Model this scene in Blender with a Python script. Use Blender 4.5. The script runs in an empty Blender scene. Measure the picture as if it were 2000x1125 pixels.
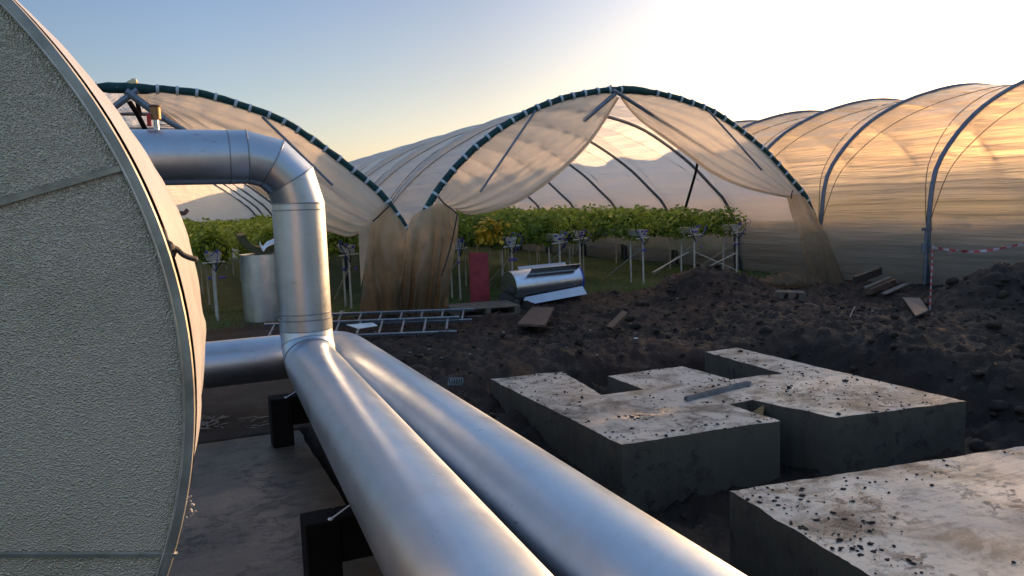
import bpy, math, random
from mathutils import Vector, Matrix, noise
R = math.radians
scn = bpy.context.scene
col = scn.collection
rnd = random.Random(7)

# ------------------------------------------------------------------ camera
FPX = 1520.0
CAM = Vector((0, 0, 1.7))
yaw, pit, rol = R(24), R(6.1), R(2.0)
cf = Vector((math.sin(yaw)*math.cos(pit), math.cos(yaw)*math.cos(pit), -math.sin(pit)))
_r0 = Vector((math.cos(yaw), -math.sin(yaw), 0)); _u0 = _r0.cross(cf)
cr = _r0*math.cos(rol) - _u0*math.sin(rol); cu = _r0*math.sin(rol) + _u0*math.cos(rol)
def ray(x, y): return cf + cr*((x-1000)/FPX) - cu*((y-562.5)/FPX)
# survey helpers: where a sight line meets a real plane of the site
def at_y(x, y, Y): d = ray(x, y); return CAM + d*(Y/d.y)
def at_z(x, y, Z): d = ray(x, y); return CAM + d*((Z-1.7)/d.z)
cam_d = bpy.data.cameras.new('camera'); cam_d.lens = 36*FPX/2000; cam_d.sensor_width = 36
cam_d.clip_start = .05; cam_d.clip_end = 3000
cam = bpy.data.objects.new('camera', cam_d); col.objects.link(cam)
cam.matrix_world = Matrix(((cr.x, cu.x, -cf.x, CAM.x), (cr.y, cu.y, -cf.y, CAM.y), (cr.z, cu.z, -cf.z, CAM.z), (0, 0, 0, 1)))
scn.camera = cam

# ------------------------------------------------------------------ helpers
def sm(x, a, b):
    t = max(0., min(1., (x-a)/(b-a))); return t*t*(3-2*t)
def nz(x, y, z=0.): return noise.noise(Vector((x, y, z)))
def fbm(x, y, z=0., o=4):
    s = 0; a = 1; f = 1
    for _ in range(o): s += a*nz(x*f, y*f, z*f+f*3.7); a *= .5; f *= 2.03
    return s
class MB:
    def __init__(s): s.v = []; s.f = []
    def add(s, vs, fs):
        o = len(s.v); s.v += [tuple(p) for p in vs]; s.f += [tuple(i+o for i in q) for q in fs]; return s
    def box(s, c, d, M=None, bev=0.0):
        x, y, z = d[0]/2, d[1]/2, d[2]/2
        if bev:
            b = bev; vs = []
            # box with chamfered edges built from its 24 inset corners
            import itertools
            idx = {}
            for sx, sy, sz in itertools.product((-1, 1), repeat=3):
                for ax in range(3):
                    p = [sx*(x-b), sy*(y-b), sz*(z-b)]; p[ax] = (sx*x, sy*y, sz*z)[ax]
                    idx[(sx, sy, sz, ax)] = len(vs); vs.append(Vector(p))
            fs = []
            for ax in range(3):
                o1, o2 = [a for a in range(3) if a != ax]
                for sg in (-1, 1):
                    q = []
                    for a, b2 in ((-1, -1), (1, -1), (1, 1), (-1, 1)):
                        k = [0, 0, 0]; k[ax] = sg; k[o1] = a; k[o2] = b2; q.append(idx[(k[0], k[1], k[2], ax)])
                    fs.append(q)
            for ax in range(3):
                o1, o2 = [a for a in range(3) if a != ax]
                for a in (-1, 1):
                    for b2 in (-1, 1):
                        q = []
                        for sg, w in ((-1, o1), (1, o1), (1, o2), (-1, o2)):
                            k = [0, 0, 0]; k[ax] = sg; k[o1] = a; k[o2] = b2; q.append(idx[(k[0], k[1], k[2], w)])
                        fs.append(q)
            for sx, sy, sz in itertools.product((-1, 1), repeat=3):
                fs.append([idx[(sx, sy, sz, a)] for a in range(3)])
        else:
            vs = [Vector((a*x, b*y, e*z)) for a in (-1, 1) for b in (-1, 1) for e in (-1, 1)]
            fs = [(0, 1, 3, 2), (4, 6, 7, 5), (0, 4, 5, 1), (2, 3, 7, 6), (0, 2, 6, 4), (1, 5, 7, 3)]
        c = Vector(c)
        if M is not None: vs = [M @ p for p in vs]
        return s.add([p+c for p in vs], fs)
    def tube(s, path, r, n=10, caps=True, closed=False):
        path = [Vector(p) for p in path]; m = len(path)
        rad = r if isinstance(r, (list, tuple)) else [r]*m
        up = None; rings = []
        for i, p in enumerate(path):
            a = path[i-1] if (i > 0 or closed) else p; b = path[(i+1) % m] if (i < m-1 or closed) else p
            t = (b-a).normalized() if (b-a).length > 1e-9 else Vector((0, 0, 1))
            if up is None:
                up = Vector((0, 0, 1)) if abs(t.z) < .9 else Vector((1, 0, 0))
            u = (up - t*up.dot(t)).normalized(); w = t.cross(u); up = u
            rings.append([p + (u*math.cos(2*math.pi*k/n) + w*math.sin(2*math.pi*k/n))*rad[i] for k in range(n)])
        vs = [q for rg in rings for q in rg]; fs = []
        for i in range(m if closed else m-1):
            j = (i+1) % m
            for k in range(n): fs.append((i*n+k, i*n+(k+1) % n, j*n+(k+1) % n, j*n+k))
        if caps and not closed:
            fs.append(tuple(range(n-1, -1, -1))); fs.append(tuple((m-1)*n+k for k in range(n)))
        return s.add(vs, fs)
    def rings(s, rgs, caps=True, closed=True):
        n = len(rgs[0]); vs = [q for rg in rgs for q in rg]; fs = []
        for i in range(len(rgs)-1):
            for k in range(n if closed else n-1): fs.append((i*n+k, i*n+(k+1) % n, (i+1)*n+(k+1) % n, (i+1)*n+k))
        if caps: fs.append(tuple(range(n-1, -1, -1))); fs.append(tuple((len(rgs)-1)*n+k for k in range(n)))
        return s.add(vs, fs)
    def grid(s, P):   # P[i][j]
        n = len(P[0]); vs = [q for rw in P for q in rw]
        fs = [(i*n+j, i*n+j+1, (i+1)*n+j+1, (i+1)*n+j) for i in range(len(P)-1) for j in range(n-1)]
        return s.add(vs, fs)
    def rock(s, c, r, seed, flat=.7):
        ico = ICO; vs = []
        a = seed*2.39; ca, sa = math.cos(a), math.sin(a)
        e = 1+.5*math.sin(seed*1.7)
        for p in ico[0]:
            k = 1+.55*noise.noise(Vector(p)*1.6+Vector((seed*3.1, seed*.7, 0)))
            x, y, z = p[0]*k*e, p[1]*k, p[2]*k*flat
            vs.append((c[0]+(x*ca-y*sa)*r, c[1]+(x*sa+y*ca)*r, c[2]+z*r))
        return s.add(vs, ico[1])
    def build(s, name, mat, parent=None, smooth=True, angle=40):
        me = bpy.data.meshes.new(name); me.from_pydata(s.v, [], s.f)
        for m in (mat if isinstance(mat, list) else [mat]): me.materials.append(m)
        if smooth:
            me.polygons.foreach_set('use_smooth', [True]*len(me.polygons))
            if angle is not None: me.set_sharp_from_angle(angle=R(angle))
        me.update()
        o = bpy.data.objects.new(name, me); col.objects.link(o)
        if parent: attach(o, parent)
        return o
def _ico():
    t = (1+5**.5)/2
    v = [(-1, t, 0), (1, t, 0), (-1, -t, 0), (1, -t, 0), (0, -1, t), (0, 1, t), (0, -1, -t), (0, 1, -t), (t, 0, -1), (t, 0, 1), (-t, 0, -1), (-t, 0, 1)]
    l = (1+t*t)**.5; v = [tuple(a/l for a in p) for p in v]
    f = [(0, 11, 5), (0, 5, 1), (0, 1, 7), (0, 7, 10), (0, 10, 11), (1, 5, 9), (5, 11, 4), (11, 10, 2), (10, 7, 6), (7, 1, 8), (3, 9, 4), (3, 4, 2), (3, 2, 6), (3, 6, 8), (3, 8, 9), (4, 9, 5), (2, 4, 11), (6, 2, 10), (8, 6, 7), (9, 8, 1)]
    return v, f
def _sub(vf):
    v, f = list(vf[0]), []; mid = {}
    def m(a, b):
        k = (min(a, b), max(a, b))
        if k not in mid:
            p = Vector(v[a])+Vector(v[b]); p.normalize(); mid[k] = len(v); v.append(tuple(p))
        return mid[k]
    for a, b, c in vf[1]:
        x, y, z = m(a, b), m(b, c), m(c, a); f += [(a, x, z), (b, y, x), (c, z, y), (x, y, z)]
    return v, f
ICO0 = _ico(); ICO = ICO0; ICO1 = _sub(ICO0)
def origin(o):
    p = Vector(o.location)
    return p + (origin(o.parent) if o.parent and o.type == 'EMPTY' else Vector())
def attach(o, parent):
    o.parent = parent; q = parent; off = Vector()
    while q is not None: off += q.location; q = q.parent
    # geometry is written in site coordinates: undo the parents' translation
    o.matrix_parent_inverse = Matrix.Translation(-parent.location) if parent.parent is None else Matrix()
def tag(o, label=None, cat=None, group=None, kind=None):
    if label: o['label'] = label
    if cat: o['category'] = cat
    if group: o['group'] = group
    if kind: o['kind'] = kind
    return o
def thing(name, label, cat, loc=(0, 0, 0), group=None):
    o = bpy.data.objects.new(name, None); col.objects.link(o); o.location = loc; o.empty_display_size = .2
    return tag(o, label, cat, group)
def copy_tree(o, parent=None):
    c = o.copy(); col.objects.link(c)
    if parent is not None: c.parent = parent
    for ch in list(o.children): copy_tree(ch, c)
    return c
def spline(pts, n):
    pts = [Vector(p) for p in pts]; out = []
    P = [pts[0]*2-pts[1]] + pts + [pts[-1]*2-pts[-2]]
    for i in range(1, len(P)-2):
        for k in range(8):
            t = k/8; a, b, c, d = P[i-1:i+3]
            out.append(.5*((2*b)+(c-a)*t+(2*a-5*b+4*c-d)*t*t+(3*b-a-3*c+d)*t**3))
    out.append(pts[-1])
    L = [0]
    for i in range(1, len(out)): L.append(L[-1]+(out[i]-out[i-1]).length)
    res = []; j = 0
    for k in range(n):
        s = L[-1]*k/(n-1)
        while j < len(L)-2 and L[j+1] < s: j += 1
        t = (s-L[j])/max(1e-9, L[j+1]-L[j]); res.append(out[j].lerp(out[j+1], min(1, t)))
    return res

# ------------------------------------------------------------------ materials
class NT:
    def __init__(s, name):
        s.m = bpy.data.materials.new(name); s.m.use_nodes = True; s.t = s.m.node_tree; s.t.nodes.clear()
        s.out = s.n('ShaderNodeOutputMaterial')
    def n(s, ty, **kw):
        x = s.t.nodes.new(ty)
        for k, v in kw.items():
            if k.startswith('i_'): x.inputs[k[2:].replace('_', ' ')].default_value = v
            else: setattr(x, k, v)
        return x
    def l(s, a, b): s.t.links.new(a, b)
    def noise(s, scale, detail=4, rough=.55, co=None, dist=0):
        x = s.n('ShaderNodeTexNoise'); x.inputs['Scale'].default_value = scale; x.inputs['Detail'].default_value = detail
        x.inputs['Roughness'].default_value = rough; x.inputs['Distortion'].default_value = dist
        s.l(co if co is not None else s.pos(), x.inputs['Vector']); return x.outputs['Fac']
    def pos(s):
        if not hasattr(s, '_p'): s._p = s.n('ShaderNodeNewGeometry').outputs['Position']
        return s._p
    def obj(s):
        if not hasattr(s, '_o'): s._o = s.n('ShaderNodeTexCoord').outputs['Object']
        return s._o
    def mapping(s, co, scale=(1, 1, 1), rot=(0, 0, 0)):
        x = s.n('ShaderNodeMapping'); x.inputs['Scale'].default_value = scale; x.inputs['Rotation'].default_value = rot
        s.l(co, x.inputs['Vector']); return x.outputs['Vector']
    def ramp(s, fac, stops):
        x = s.n('ShaderNodeValToRGB'); e = x.color_ramp.elements
        while len(e) < len(stops): e.new(.5)
        for i, (p, c) in enumerate(stops):
            e[i].position = p; e[i].color = (c, c, c, 1) if isinstance(c, (int, float)) else (*c, 1)
        s.l(fac, x.inputs['Fac']); return x.outputs['Color']
    def mix(s, fac, a, b, mode='MIX'):
        x = s.n('ShaderNodeMix', data_type='RGBA', blend_type=mode)
        for v, i in ((fac, 0), (a, 6), (b, 7)):
            if hasattr(v, 'links') or hasattr(v, 'is_linked'): s.l(v, x.inputs[i])
            else: x.inputs[i].default_value = v if i == 0 else (*v, 1)
        return x.outputs[2]
    def math(s, op, a, b=0.):
        x = s.n('ShaderNodeMath', operation=op)
        for v, i in ((a, 0), (b, 1)):
            if hasattr(v, 'is_linked'): s.l(v, x.inputs[i])
            else: x.inputs[i].default_value = v
        return x.outputs[0]
    def bump(s, h, st=.3, d=.01, nrm=None):
        x = s.n('ShaderNodeBump'); x.inputs['Strength'].default_value = st; x.inputs['Distance'].default_value = d
        s.l(h, x.inputs['Height'])
        if nrm is not None: s.l(nrm, x.inputs['Normal'])
        return x.outputs['Normal']
    def pbr(s, base=(.5, .5, .5), rough=.5, metal=0., normal=None, spec=None, **kw):
        x = s.n('ShaderNodeBsdfPrincipled')
        for v, k in ((base, 'Base Color'), (rough, 'Roughness'), (metal, 'Metallic')):
            if hasattr(v, 'is_linked'): s.l(v, x.inputs[k])
            else: x.inputs[k].default_value = (*v, 1) if k == 'Base Color' else v
        if spec is not None: x.inputs['Specular IOR Level'].default_value = spec
        for k, v in kw.items():
            i = x.inputs[k.replace('_', ' ')]
            if hasattr(v, 'is_linked'): s.l(v, i)
            else: i.default_value = v
        if normal is not None: s.l(normal, x.inputs['Normal'])
        s.l(x.outputs[0], s.out.inputs[0]); return x

def simple(name, c, rough=.6, metal=0., var=.25, scale=6., bump=.15, bscale=60., spec=None):
    a = NT(name); n = a.noise(scale, 5)
    c2 = tuple(v*(1-var) for v in c); c3 = tuple(min(1, v*(1+var)) for v in c)
    a.pbr(a.ramp(n, [(.3, c2), (.7, c3)]), rough, metal, a.bump(a.noise(bscale, 3), bump, .004), spec); return a.m

def mat_galv():
    a = NT('galvanised_sheet')
    n1 = a.noise(3.0, 5, .6); n2 = a.noise(45, 3)
    st = a.noise(1.0, 5, .6, a.mapping(a.pos(), (24, 2.0, 24)))
    rg = a.math('ADD', a.math('MULTIPLY', n1, .12), a.math('MULTIPLY', st, .14))
    rg = a.math('ADD', rg, .24)
    base = a.mix(a.ramp(n1, [(.35, 0.), (.7, 1.)]), (.49, .545, .62), (.585, .64, .71))
    vor = a.n('ShaderNodeTexVoronoi', feature='F1'); vor.inputs['Scale'].default_value = 90; a.l(a.pos(), vor.inputs['Vector'])
    spk = a.ramp(vor.outputs['Distance'], [(.0, 1.), (.16, 0.)])
    sp2 = a.math('MULTIPLY', spk, a.ramp(a.noise(5, 3), [(.42, 0.), (.58, 1.)]))
    dust = a.ramp(a.noise(4, 7, .7, dist=.5), [(.5, 0.), (.76, .22)])
    base = a.mix(dust, base, (.40, .38, .35)); rg = a.math('ADD', rg, a.math('MULTIPLY', dust, .35))
    scr = a.math('MULTIPLY', a.ramp(a.noise(1.0, 3, .5, a.mapping(a.pos(), (9, 60, 60), (.3, .2, .5))), [(.66, 0.), (.69, .7)]), a.ramp(a.noise(2.3, 2), [(.52, 0.), (.6, 1.)]))
    base = a.mix(scr, base, (.22, .22, .23))
    base = a.mix(sp2, base, (.33, .33, .33))
    h = a.math('ADD', a.math('MULTIPLY', n2, .25), a.math('MULTIPLY', a.noise(7, 3), 1.0))
    nb = a.bump(h, .13, .012)
    nb = a.bump(sp2, .25, .002, nb)
    a.pbr(base, rg, 1., nb); return a.m
def mat_stucco():
    a = NT('stucco_embossed_aluminium')
    v = a.n('ShaderNodeTexVoronoi', feature='SMOOTH_F1'); v.inputs['Scale'].default_value = 270; v.inputs['Smoothness'].default_value = .6
    dn = a.n('ShaderNodeTexNoise'); dn.inputs['Scale'].default_value = 60; a.l(a.obj(), dn.inputs['Vector'])
    mp = a.mapping(a.obj(), (1, 1, 1.25), (0, .5, 0))
    mx = a.n('ShaderNodeVectorMath', operation='MULTIPLY_ADD'); a.l(dn.outputs['Color'], mx.inputs[0]); mx.inputs[1].default_value = (.012, .012, .012); a.l(mp, mx.inputs[2])
    a.l(mx.outputs[0], v.inputs['Vector'])
    h = a.math('ADD', v.outputs['Distance'], a.math('MULTIPLY', a.noise(260, 2), .3))
    n1 = a.noise(2.2, 4)
    base = a.mix(n1, (.58, .475, .345), (.71, .60, .45))
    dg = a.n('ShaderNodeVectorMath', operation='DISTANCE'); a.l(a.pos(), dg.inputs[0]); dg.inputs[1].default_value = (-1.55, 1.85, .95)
    base = a.mix(a.math('MULTIPLY', a.ramp(dg.outputs['Value'], [(.1, 1.), (.95, 0.)]), a.ramp(a.noise(1.7, 5), [(.25, .4), (.7, .9)])), base, (.50, .52, .20))  # green patch painted in for grass reflected by the end plate
    base = a.mix(a.ramp(a.noise(3.1, 6, .7), [(.5, 0.), (.75, .5)]), base, (.30, .30, .16))
    a.pbr(base, a.math('ADD', a.math('MULTIPLY', n1, .1), .36), .6, a.bump(h, .85, .004)); return a.m
def mat_sheet(name, tint, dirt, transp=.12, refr=.45, streak=(1, 1, 1), rough=.38, dirtamt=.5, bumpd=.01, zfade=True, ty=.25, gloss=.8):
    a = NT(name)
    big = a.noise(1.3, 5, .6); fine = a.noise(9, 4)
    stn = a.noise(1.0, 4, .6, a.mapping(a.pos(), streak))
    c = a.mix(a.math('MULTIPLY', a.ramp(big, [(.35, 0.), (.75, 1.)]), dirtamt), tint, dirt)
    if zfade:   # splashed soil on the lowest metre of the film
        sx = a.n('ShaderNodeSeparateXYZ'); a.l(a.pos(), sx.inputs[0])
        zz = a.math('ADD', sx.outputs['Z'], a.math('MULTIPLY', fine, .5))
        c = a.mix(a.ramp(a.math('MULTIPLY', zz, .5), [(.30, .9), (.78, 0.)]), c, tuple(d*.42 for d in dirt))
    nb = a.bump(stn, .6, bumpd)
    tr = a.n('ShaderNodeBsdfTransparent'); a.l(c, tr.inputs[0])
    rf = a.n('ShaderNodeBsdfRefraction'); rf.inputs['IOR'].default_value = 1.03; rf.inputs['Roughness'].default_value = rough; a.l(c, rf.inputs[0]); a.l(nb, rf.inputs['Normal'])
    tl = a.n('ShaderNodeBsdfTranslucent'); a.l(c, tl.inputs[0]); a.l(nb, tl.inputs['Normal'])
    df = a.n('ShaderNodeBsdfDiffuse'); a.l(c, df.inputs[0]); a.l(nb, df.inputs['Normal'])
    gl = a.n('ShaderNodeBsdfGlossy'); gl.inputs['Roughness'].default_value = .3; gl.inputs[0].default_value = (1, 1, 1, 1); a.l(nb, gl.inputs['Normal'])
    def mx(f, x, y):
        m = a.n('ShaderNodeMixShader'); m.inputs[0].default_value = f; a.l(x, m.inputs[1]); a.l(y, m.inputs[2]); return m.outputs[0]
    rest = mx(ty, tl.outputs[0], df.outputs[0])
    s1 = mx(refr, rest, rf.outputs[0])
    s2 = mx(transp, s1, tr.outputs[0])
    fr = a.n('ShaderNodeLayerWeight'); fc = a.math('ADD', a.math('MULTIPLY', a.math('POWER', fr.outputs['Facing'], 4.), .6), .04)
    m = a.n('ShaderNodeMixShader'); a.l(a.math('MULTIPLY', fc, gloss), m.inputs[0]); a.l(s2, m.inputs[1]); a.l(gl.outputs[0], m.inputs[2])
    a.l(m.outputs[0], a.out.inputs[0]); return a.m
def mat_soil():
    a = NT('wet_soil')
    n = a.noise(2.2, 8, .65); n2 = a.noise(22, 6, .7); n3 = a.noise(.6, 4)
    c = a.mix(a.ramp(n, [(.35, 0.), (.7, 1.)]), (.010, .0062, .0045), (.038, .0235, .0155))
    c = a.mix(a.ramp(n2, [(.62, 0.), (.8, .8)]), c, (.075, .055, .04))
    c = a.mix(a.ramp(n3, [(.5, 0.), (.7, .5)]), c, (.075, .026, .015))
    v = a.n('ShaderNodeTexVoronoi'); v.inputs['Scale'].default_value = 14; a.l(a.pos(), v.inputs['Vector'])
    # straw flecks and chips
    chip = a.math('MULTIPLY', a.ramp(v.outputs['Distance'], [(.0, 1.), (.1, 0.)]), a.ramp(a.noise(3.1, 2), [(.5, 0.), (.6, 1.)]))
    c = a.mix(chip, c, (.20, .18, .16))
    # grass and weeds on undisturbed ground far from the works
    sx = a.n('ShaderNodeSeparateXYZ'); a.l(a.pos(), sx.inputs[0])
    gy = a.math('ADD', sx.outputs['Y'], a.math('MULTIPLY', a.noise(1.1, 4), 1.6))
    inside = a.ramp(a.math('MULTIPLY', gy, .05), [(.655, 0.), (.70, 1.)])
    back = a.ramp(a.math('MULTIPLY', a.math('ADD', sx.outputs['Y'], 40.), .025), [(.86, 1.), (.95, 0.)])
    gm = a.math('MAXIMUM', inside, back)
    gcol = a.mix(a.noise(14, 5), (.02, .055, .02), (.065, .11, .035))
    c = a.mix(a.math('MULTIPLY', gm, .9), c, gcol)
    h = a.math('ADD', a.math('MULTIPLY', n2, 1.), a.math('MULTIPLY', a.noise(70, 5, .7), .5))
    a.pbr(c, a.ramp(n, [(.3, .55), (.7, .9)]), 0., a.bump(h, .8, .03), .35); return a.m
def mat_concrete(name, c1, c2, stain, wet=.5, streakdir=(30, 2, 2), amt=.6):
    a = NT(name)
    n = a.noise(1.6, 6, .6); n2 = a.noise(11, 6, .7); st = a.noise(1, 5, .6, a.mapping(a.pos(), streakdir, (0, 0, .35)))
    c = a.mix(n, c1, c2)
    mud = a.math('MULTIPLY', a.ramp(a.noise(2.3, 8, .72, dist=.6), [(.455, 0.), (.60, 1.)]), amt)
    c = a.mix(mud, c, stain)
    c = a.mix(a.ramp(st, [(.58, 0.), (.72, .4)]), c, stain)
    spk = a.n('ShaderNodeTexVoronoi'); spk.inputs['Scale'].default_value = 26; a.l(a.pos(), spk.inputs['Vector'])
    sp = a.math('MULTIPLY', a.ramp(spk.outputs['Distance'], [(.12, 1.), (.2, 0.)]), a.ramp(n2, [(.5, 0.), (.56, 1.)]))
    c = a.mix(sp, c, tuple(v*.8 for v in stain))
    rg = a.ramp(a.noise(.9, 5, .6), [(.4, .62-wet*.45), (.62, .74-wet*.2)])
    if name == 'cast_concrete':   # shallow wet hollow in the notched slab
        dv = a.n('ShaderNodeVectorMath', operation='DISTANCE'); a.l(a.mapping(a.pos(), (.55, 1.5, 1)), dv.inputs[0]); dv.inputs[1].default_value = (3.38*.55, 5.14*1.5, 0)
        wt = a.math('MULTIPLY', a.ramp(dv.outputs['Value'], [(.10, 1.), (.42, 0.)]), a.ramp(a.noise(3.2, 5, .6), [(.45, 0.), (.53, 1.)]))
        c = a.mix(a.math('MULTIPLY', wt, .5), c, (.12, .10, .08)); rg = a.mix(wt, rg, (.09, .09, .09))
    sm2 = a.math('MULTIPLY', a.ramp(a.noise(9, 8, .75, dist=.4), [(.53, 0.), (.6, 1.)]), a.ramp(a.noise(1.1, 4), [(.42, 0.), (.58, 1.)]))
    c = a.mix(sm2, c, tuple(v*.7 for v in stain))
    h = a.math('ADD', a.math('MULTIPLY', st, .8), a.math('MULTIPLY', n2, .9))
    h = a.math('ADD', h, a.math('MULTIPLY', sm2, 1.2))
    if name == 'cast_concrete': h = a.math('MULTIPLY', h, a.math('SUBTRACT', 1., wt))
    a.pbr(c, rg, 0., a.bump(h, .5, .008), .5); return a.m
def mat_leaf(name, c1, c2, c3):
    a = NT(name); g = a.n('ShaderNodeNewGeometry')
    c = a.ramp(g.outputs['Random Per Island'], [(.0, c1), (.6, c2), (.97, c2), (1., c3)])
    p = a.pbr(c, .5, 0., None, .4)
    tl = a.n('ShaderNodeBsdfTranslucent'); a.l(a.mix(.5, c, (.38, .50, .08)), tl.inputs[0])
    m = a.n('ShaderNodeMixShader'); m.inputs[0].default_value = .35; a.l(p.outputs[0], m.inputs[1]); a.l(tl.outputs[0], m.inputs[2]); a.l(m.outputs[0], a.out.inputs[0])
    return a.m
M = dict(
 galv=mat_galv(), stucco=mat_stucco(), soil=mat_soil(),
 cover=mat_sheet('polythene_film', (.94, .87, .77), (.76, .66, .54), .08, .36, (2.0, .22, 6.5), .32, .2, .17, False, .06),
 cover_soft=mat_sheet('polythene_film_soft', (.93, .88, .82), (.80, .73, .65), .03, .06, (2.6, .28, 8), .34, .25, .09, False, .14),
 curtain=mat_sheet('curtain_film', (.90, .84, .76), (.74, .66, .56), .12, .25, (3, 3, 1.2), .5, .4, .02, False, .3, .25),
 dirty=mat_sheet('muddy_film', (.90, .74, .53), (.60, .43, .26), .06, .25, (5, 5, 3.0), .5, .8, .008, True, .35, .25),
 wrap=simple('white_film_wrap', (.42, .41, .42), .35, 0, .15, 3, .5, 9),
 hoop=simple('hoop_steel', (.17, .19, .24), .5, .5, .2, 8),
 brace=simple('brace_steel', (.22, .26, .32), .45, .5, .2, 8),
 band=simple('teal_net_band', (.006, .055, .06), .75, 0, .4, 14, .6, 40),
 clip=simple('white_clip_plastic', (.55, .62, .68), .4, 0, .15, 20, .1),
 rope=simple('dark_rope', (.05, .045, .05), .8, 0, .3, 30),
 ropeline=simple('brown_rope_line', (.16, .12, .10), .8, 0, .3, 30),
 black=simple('black_plastic', (.005, .005, .006), .85, 0, .3, 10, spec=.15),
 rim=simple('rim_strip_metal', (.40, .38, .33), .45, .8, .3, 12),
 seam=simple('seam_metal', (.5, .47, .42), .4, .8, .3, 20),
 seamlite=simple('pipe_seam_metal', (.30, .32, .35), .35, .9, .2, 20),
 brass=simple('brass', (.30, .17, .08), .6, .6, .2, 20), redp=simple('red_paint', (.42, .03, .03), .4, 0, .2, 20),
 alu=simple('ladder_aluminium', (.24, .26, .29), .45, .7, .25, 15),
 foil=simple('foil_facing', (.66, .73, .82), .28, .97, .1, 6, .35, 26),
 wool=simple('mineral_wool', (.10, .10, .055), .95, 0, .3, 20, .8, 90),
 wooldark=simple('grey_wool', (.05, .047, .045), .95, 0, .3, 20, .8, 60),
 sheetm=simple('bare_sheet_metal', (.42, .46, .50), .32, .95, .15, 5),
 red=simple('dull_red_board', (.30, .030, .045), .6, 0, .3, 7),
 wood=simple('grey_timber', (.13, .105, .085), .8, 0, .35, 12, .4),
 woodbr=simple('brown_board', (.115, .066, .048), .75, 0, .35, 9, .4),
 wooddk=simple('wet_dark_timber', (.028, .022, .02), .6, 0, .35, 9, .4),
 woodlt=simple('pale_timber_edge', (.20, .17, .14), .8, 0, .3, 12, .4),
 post=simple('white_galvanised_post', (.52, .52, .50), .5, .2, .15, 9),
 tray=simple('growing_tray', (.42, .43, .40), .6, 0, .2, 4),
 substrate=simple('substrate_bag', (.06, .055, .05), .8, 0, .3, 9),
 blue=simple('blue_fitting', (.03, .07, .42), .4, 0, .2, 20), purple=simple('purple_fitting', (.12, .06, .36), .5, 0, .2, 20),
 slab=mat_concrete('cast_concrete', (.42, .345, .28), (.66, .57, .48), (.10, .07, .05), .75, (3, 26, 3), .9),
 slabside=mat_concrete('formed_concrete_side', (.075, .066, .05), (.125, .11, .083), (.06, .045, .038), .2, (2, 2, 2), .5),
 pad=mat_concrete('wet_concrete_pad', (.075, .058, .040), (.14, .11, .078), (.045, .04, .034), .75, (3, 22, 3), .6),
 clod=simple('soil_clod', (.034, .022, .015), .9, 0, .5, 9, .6, 50), chip=simple('pale_chip', (.34, .33, .32), .7, 0, .3, 9),
 white=simple('white_scrap', (.7, .72, .74), .5, 0, .1, 9), tapew=simple('tape_white', (.50, .42, .46), .5), taper=simple('tape_red', (.48, .045, .06), .5),
 leaf=mat_leaf('strawberry_leaf', (.05, .13, .022), (.22, .33, .055), (.60, .56, .12)),
 leafy=mat_leaf('sunlit_leaf', (.75, .45, .03), (.9, .62, .08), (.85, .3, .04)),  # sunlight on the yellow leaves is painted into their colour
 grass=mat_leaf('grass_blade', (.02, .08, .025), (.06, .17, .05), (.15, .15, .05)),
 fan=simple('pale_yellow_plastic', (.75, .62, .38), .5),
)
a = NT('puddle_water'); a.pbr((.03, .028, .024), .06, 0, a.bump(a.noise(9, 2), .1, .004), .9); M['water'] = a.m

# ------------------------------------------------------------------ ground
PAD = (-3.2, -1.2, .86, 6.15)
def ground(x, y, fine=True):
    z = 0.0
    pitx = sm(x, 1.75, 2.7)*(1-sm(x, 6.0, 7.0) if y > 3.6 else 1-sm(x, 9, 10))
    pity = 1-sm(y, 6.6 + .4*nz(x*.9, 3), 7.5 + .4*nz(x*.9, 3))
    if y > 4.3 and x < 2.85: pity *= 1-.5*sm(y, 4.3, 6.8)
    z -= .47*pitx*pity
    if 3.4 < x < 5.5 and y > 5.4 and y < 7.2: z = min(z, -.3)
    z += .52*math.exp(-(((x-8.5)/.85)**2+((y-10.8)/.95)**2))
    z += .02*math.exp(-(((x-10.6)/1.6)**2+((y-9.4)/1.3)**2))
    z += .70*math.exp(-(((x-10.3)/.95)**2+((y-6.6)/1.0)**2))
    z += .45*math.exp(-(((x-11.8)/1.0)**2+((y-5.6)/1.5)**2))
    z += .20*math.exp(-(((x-8.0)/1.5)**2+((y-6.0)/2.1)**2))*sm(x, 5.95, 7.2)
    rough = sm(x, 1.2, 2.2)*(1-sm(y, 11.8, 13.0)) + .12
    if fine:
        z += rough*(.09*fbm(x*.9, y*.9, 1., 3) + .075*abs(fbm(x*3.6, y*3.6, 5., 4)) + .05*max(0, fbm(x*8, y*8, 6., 3))*(.4+sm(nz(x*.8, y*.8, 11), -.2, .3)) + .025*fbm(x*17, y*17, 2., 2) - .03)
        if y > 7.2: z += .08*rough*max(0, fbm(x*.5+4, y*1.6, 9, 3))*sm(y, 7.2, 8)
    if 2.7 < x < 5.95 and 4.0 < y < 7.0 and not (y > 5.2): z = min(z, -.25)
    if x > 2.7 and y < 3.5: z = min(z, -.25)
    # trodden flat beside the pad
    if x < 1.9: z = min(z, .015) if x > .86 else min(z, .0)
    if PAD[0]-.05 < x < PAD[2]+.05 and PAD[1]-.05 < y < PAD[3]+.02: z = -.12
    return z
def axis(a, b, st, lo, hi):
    v = []; x = a
    while x < b: v.append(x); x += st
    s = st; x = a
    L = []
    while x > lo: s *= 1.22; x -= s; L.append(x)
    s = st; x = v[-1]; H = []
    while x < hi: s *= 1.22; x += s; H.append(x)
    return L[::-1]+v+H
xs = axis(-1.2, 13.0, .05, -400, 400); ys = axis(2.0, 14.0, .05, -400, 500)
g = MB(); P = [[(x, y, ground(x, y)) for y in ys] for x in xs]; g.grid(P)
go = g.build('ground', M['soil'], angle=None); tag(go, kind='structure')

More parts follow.
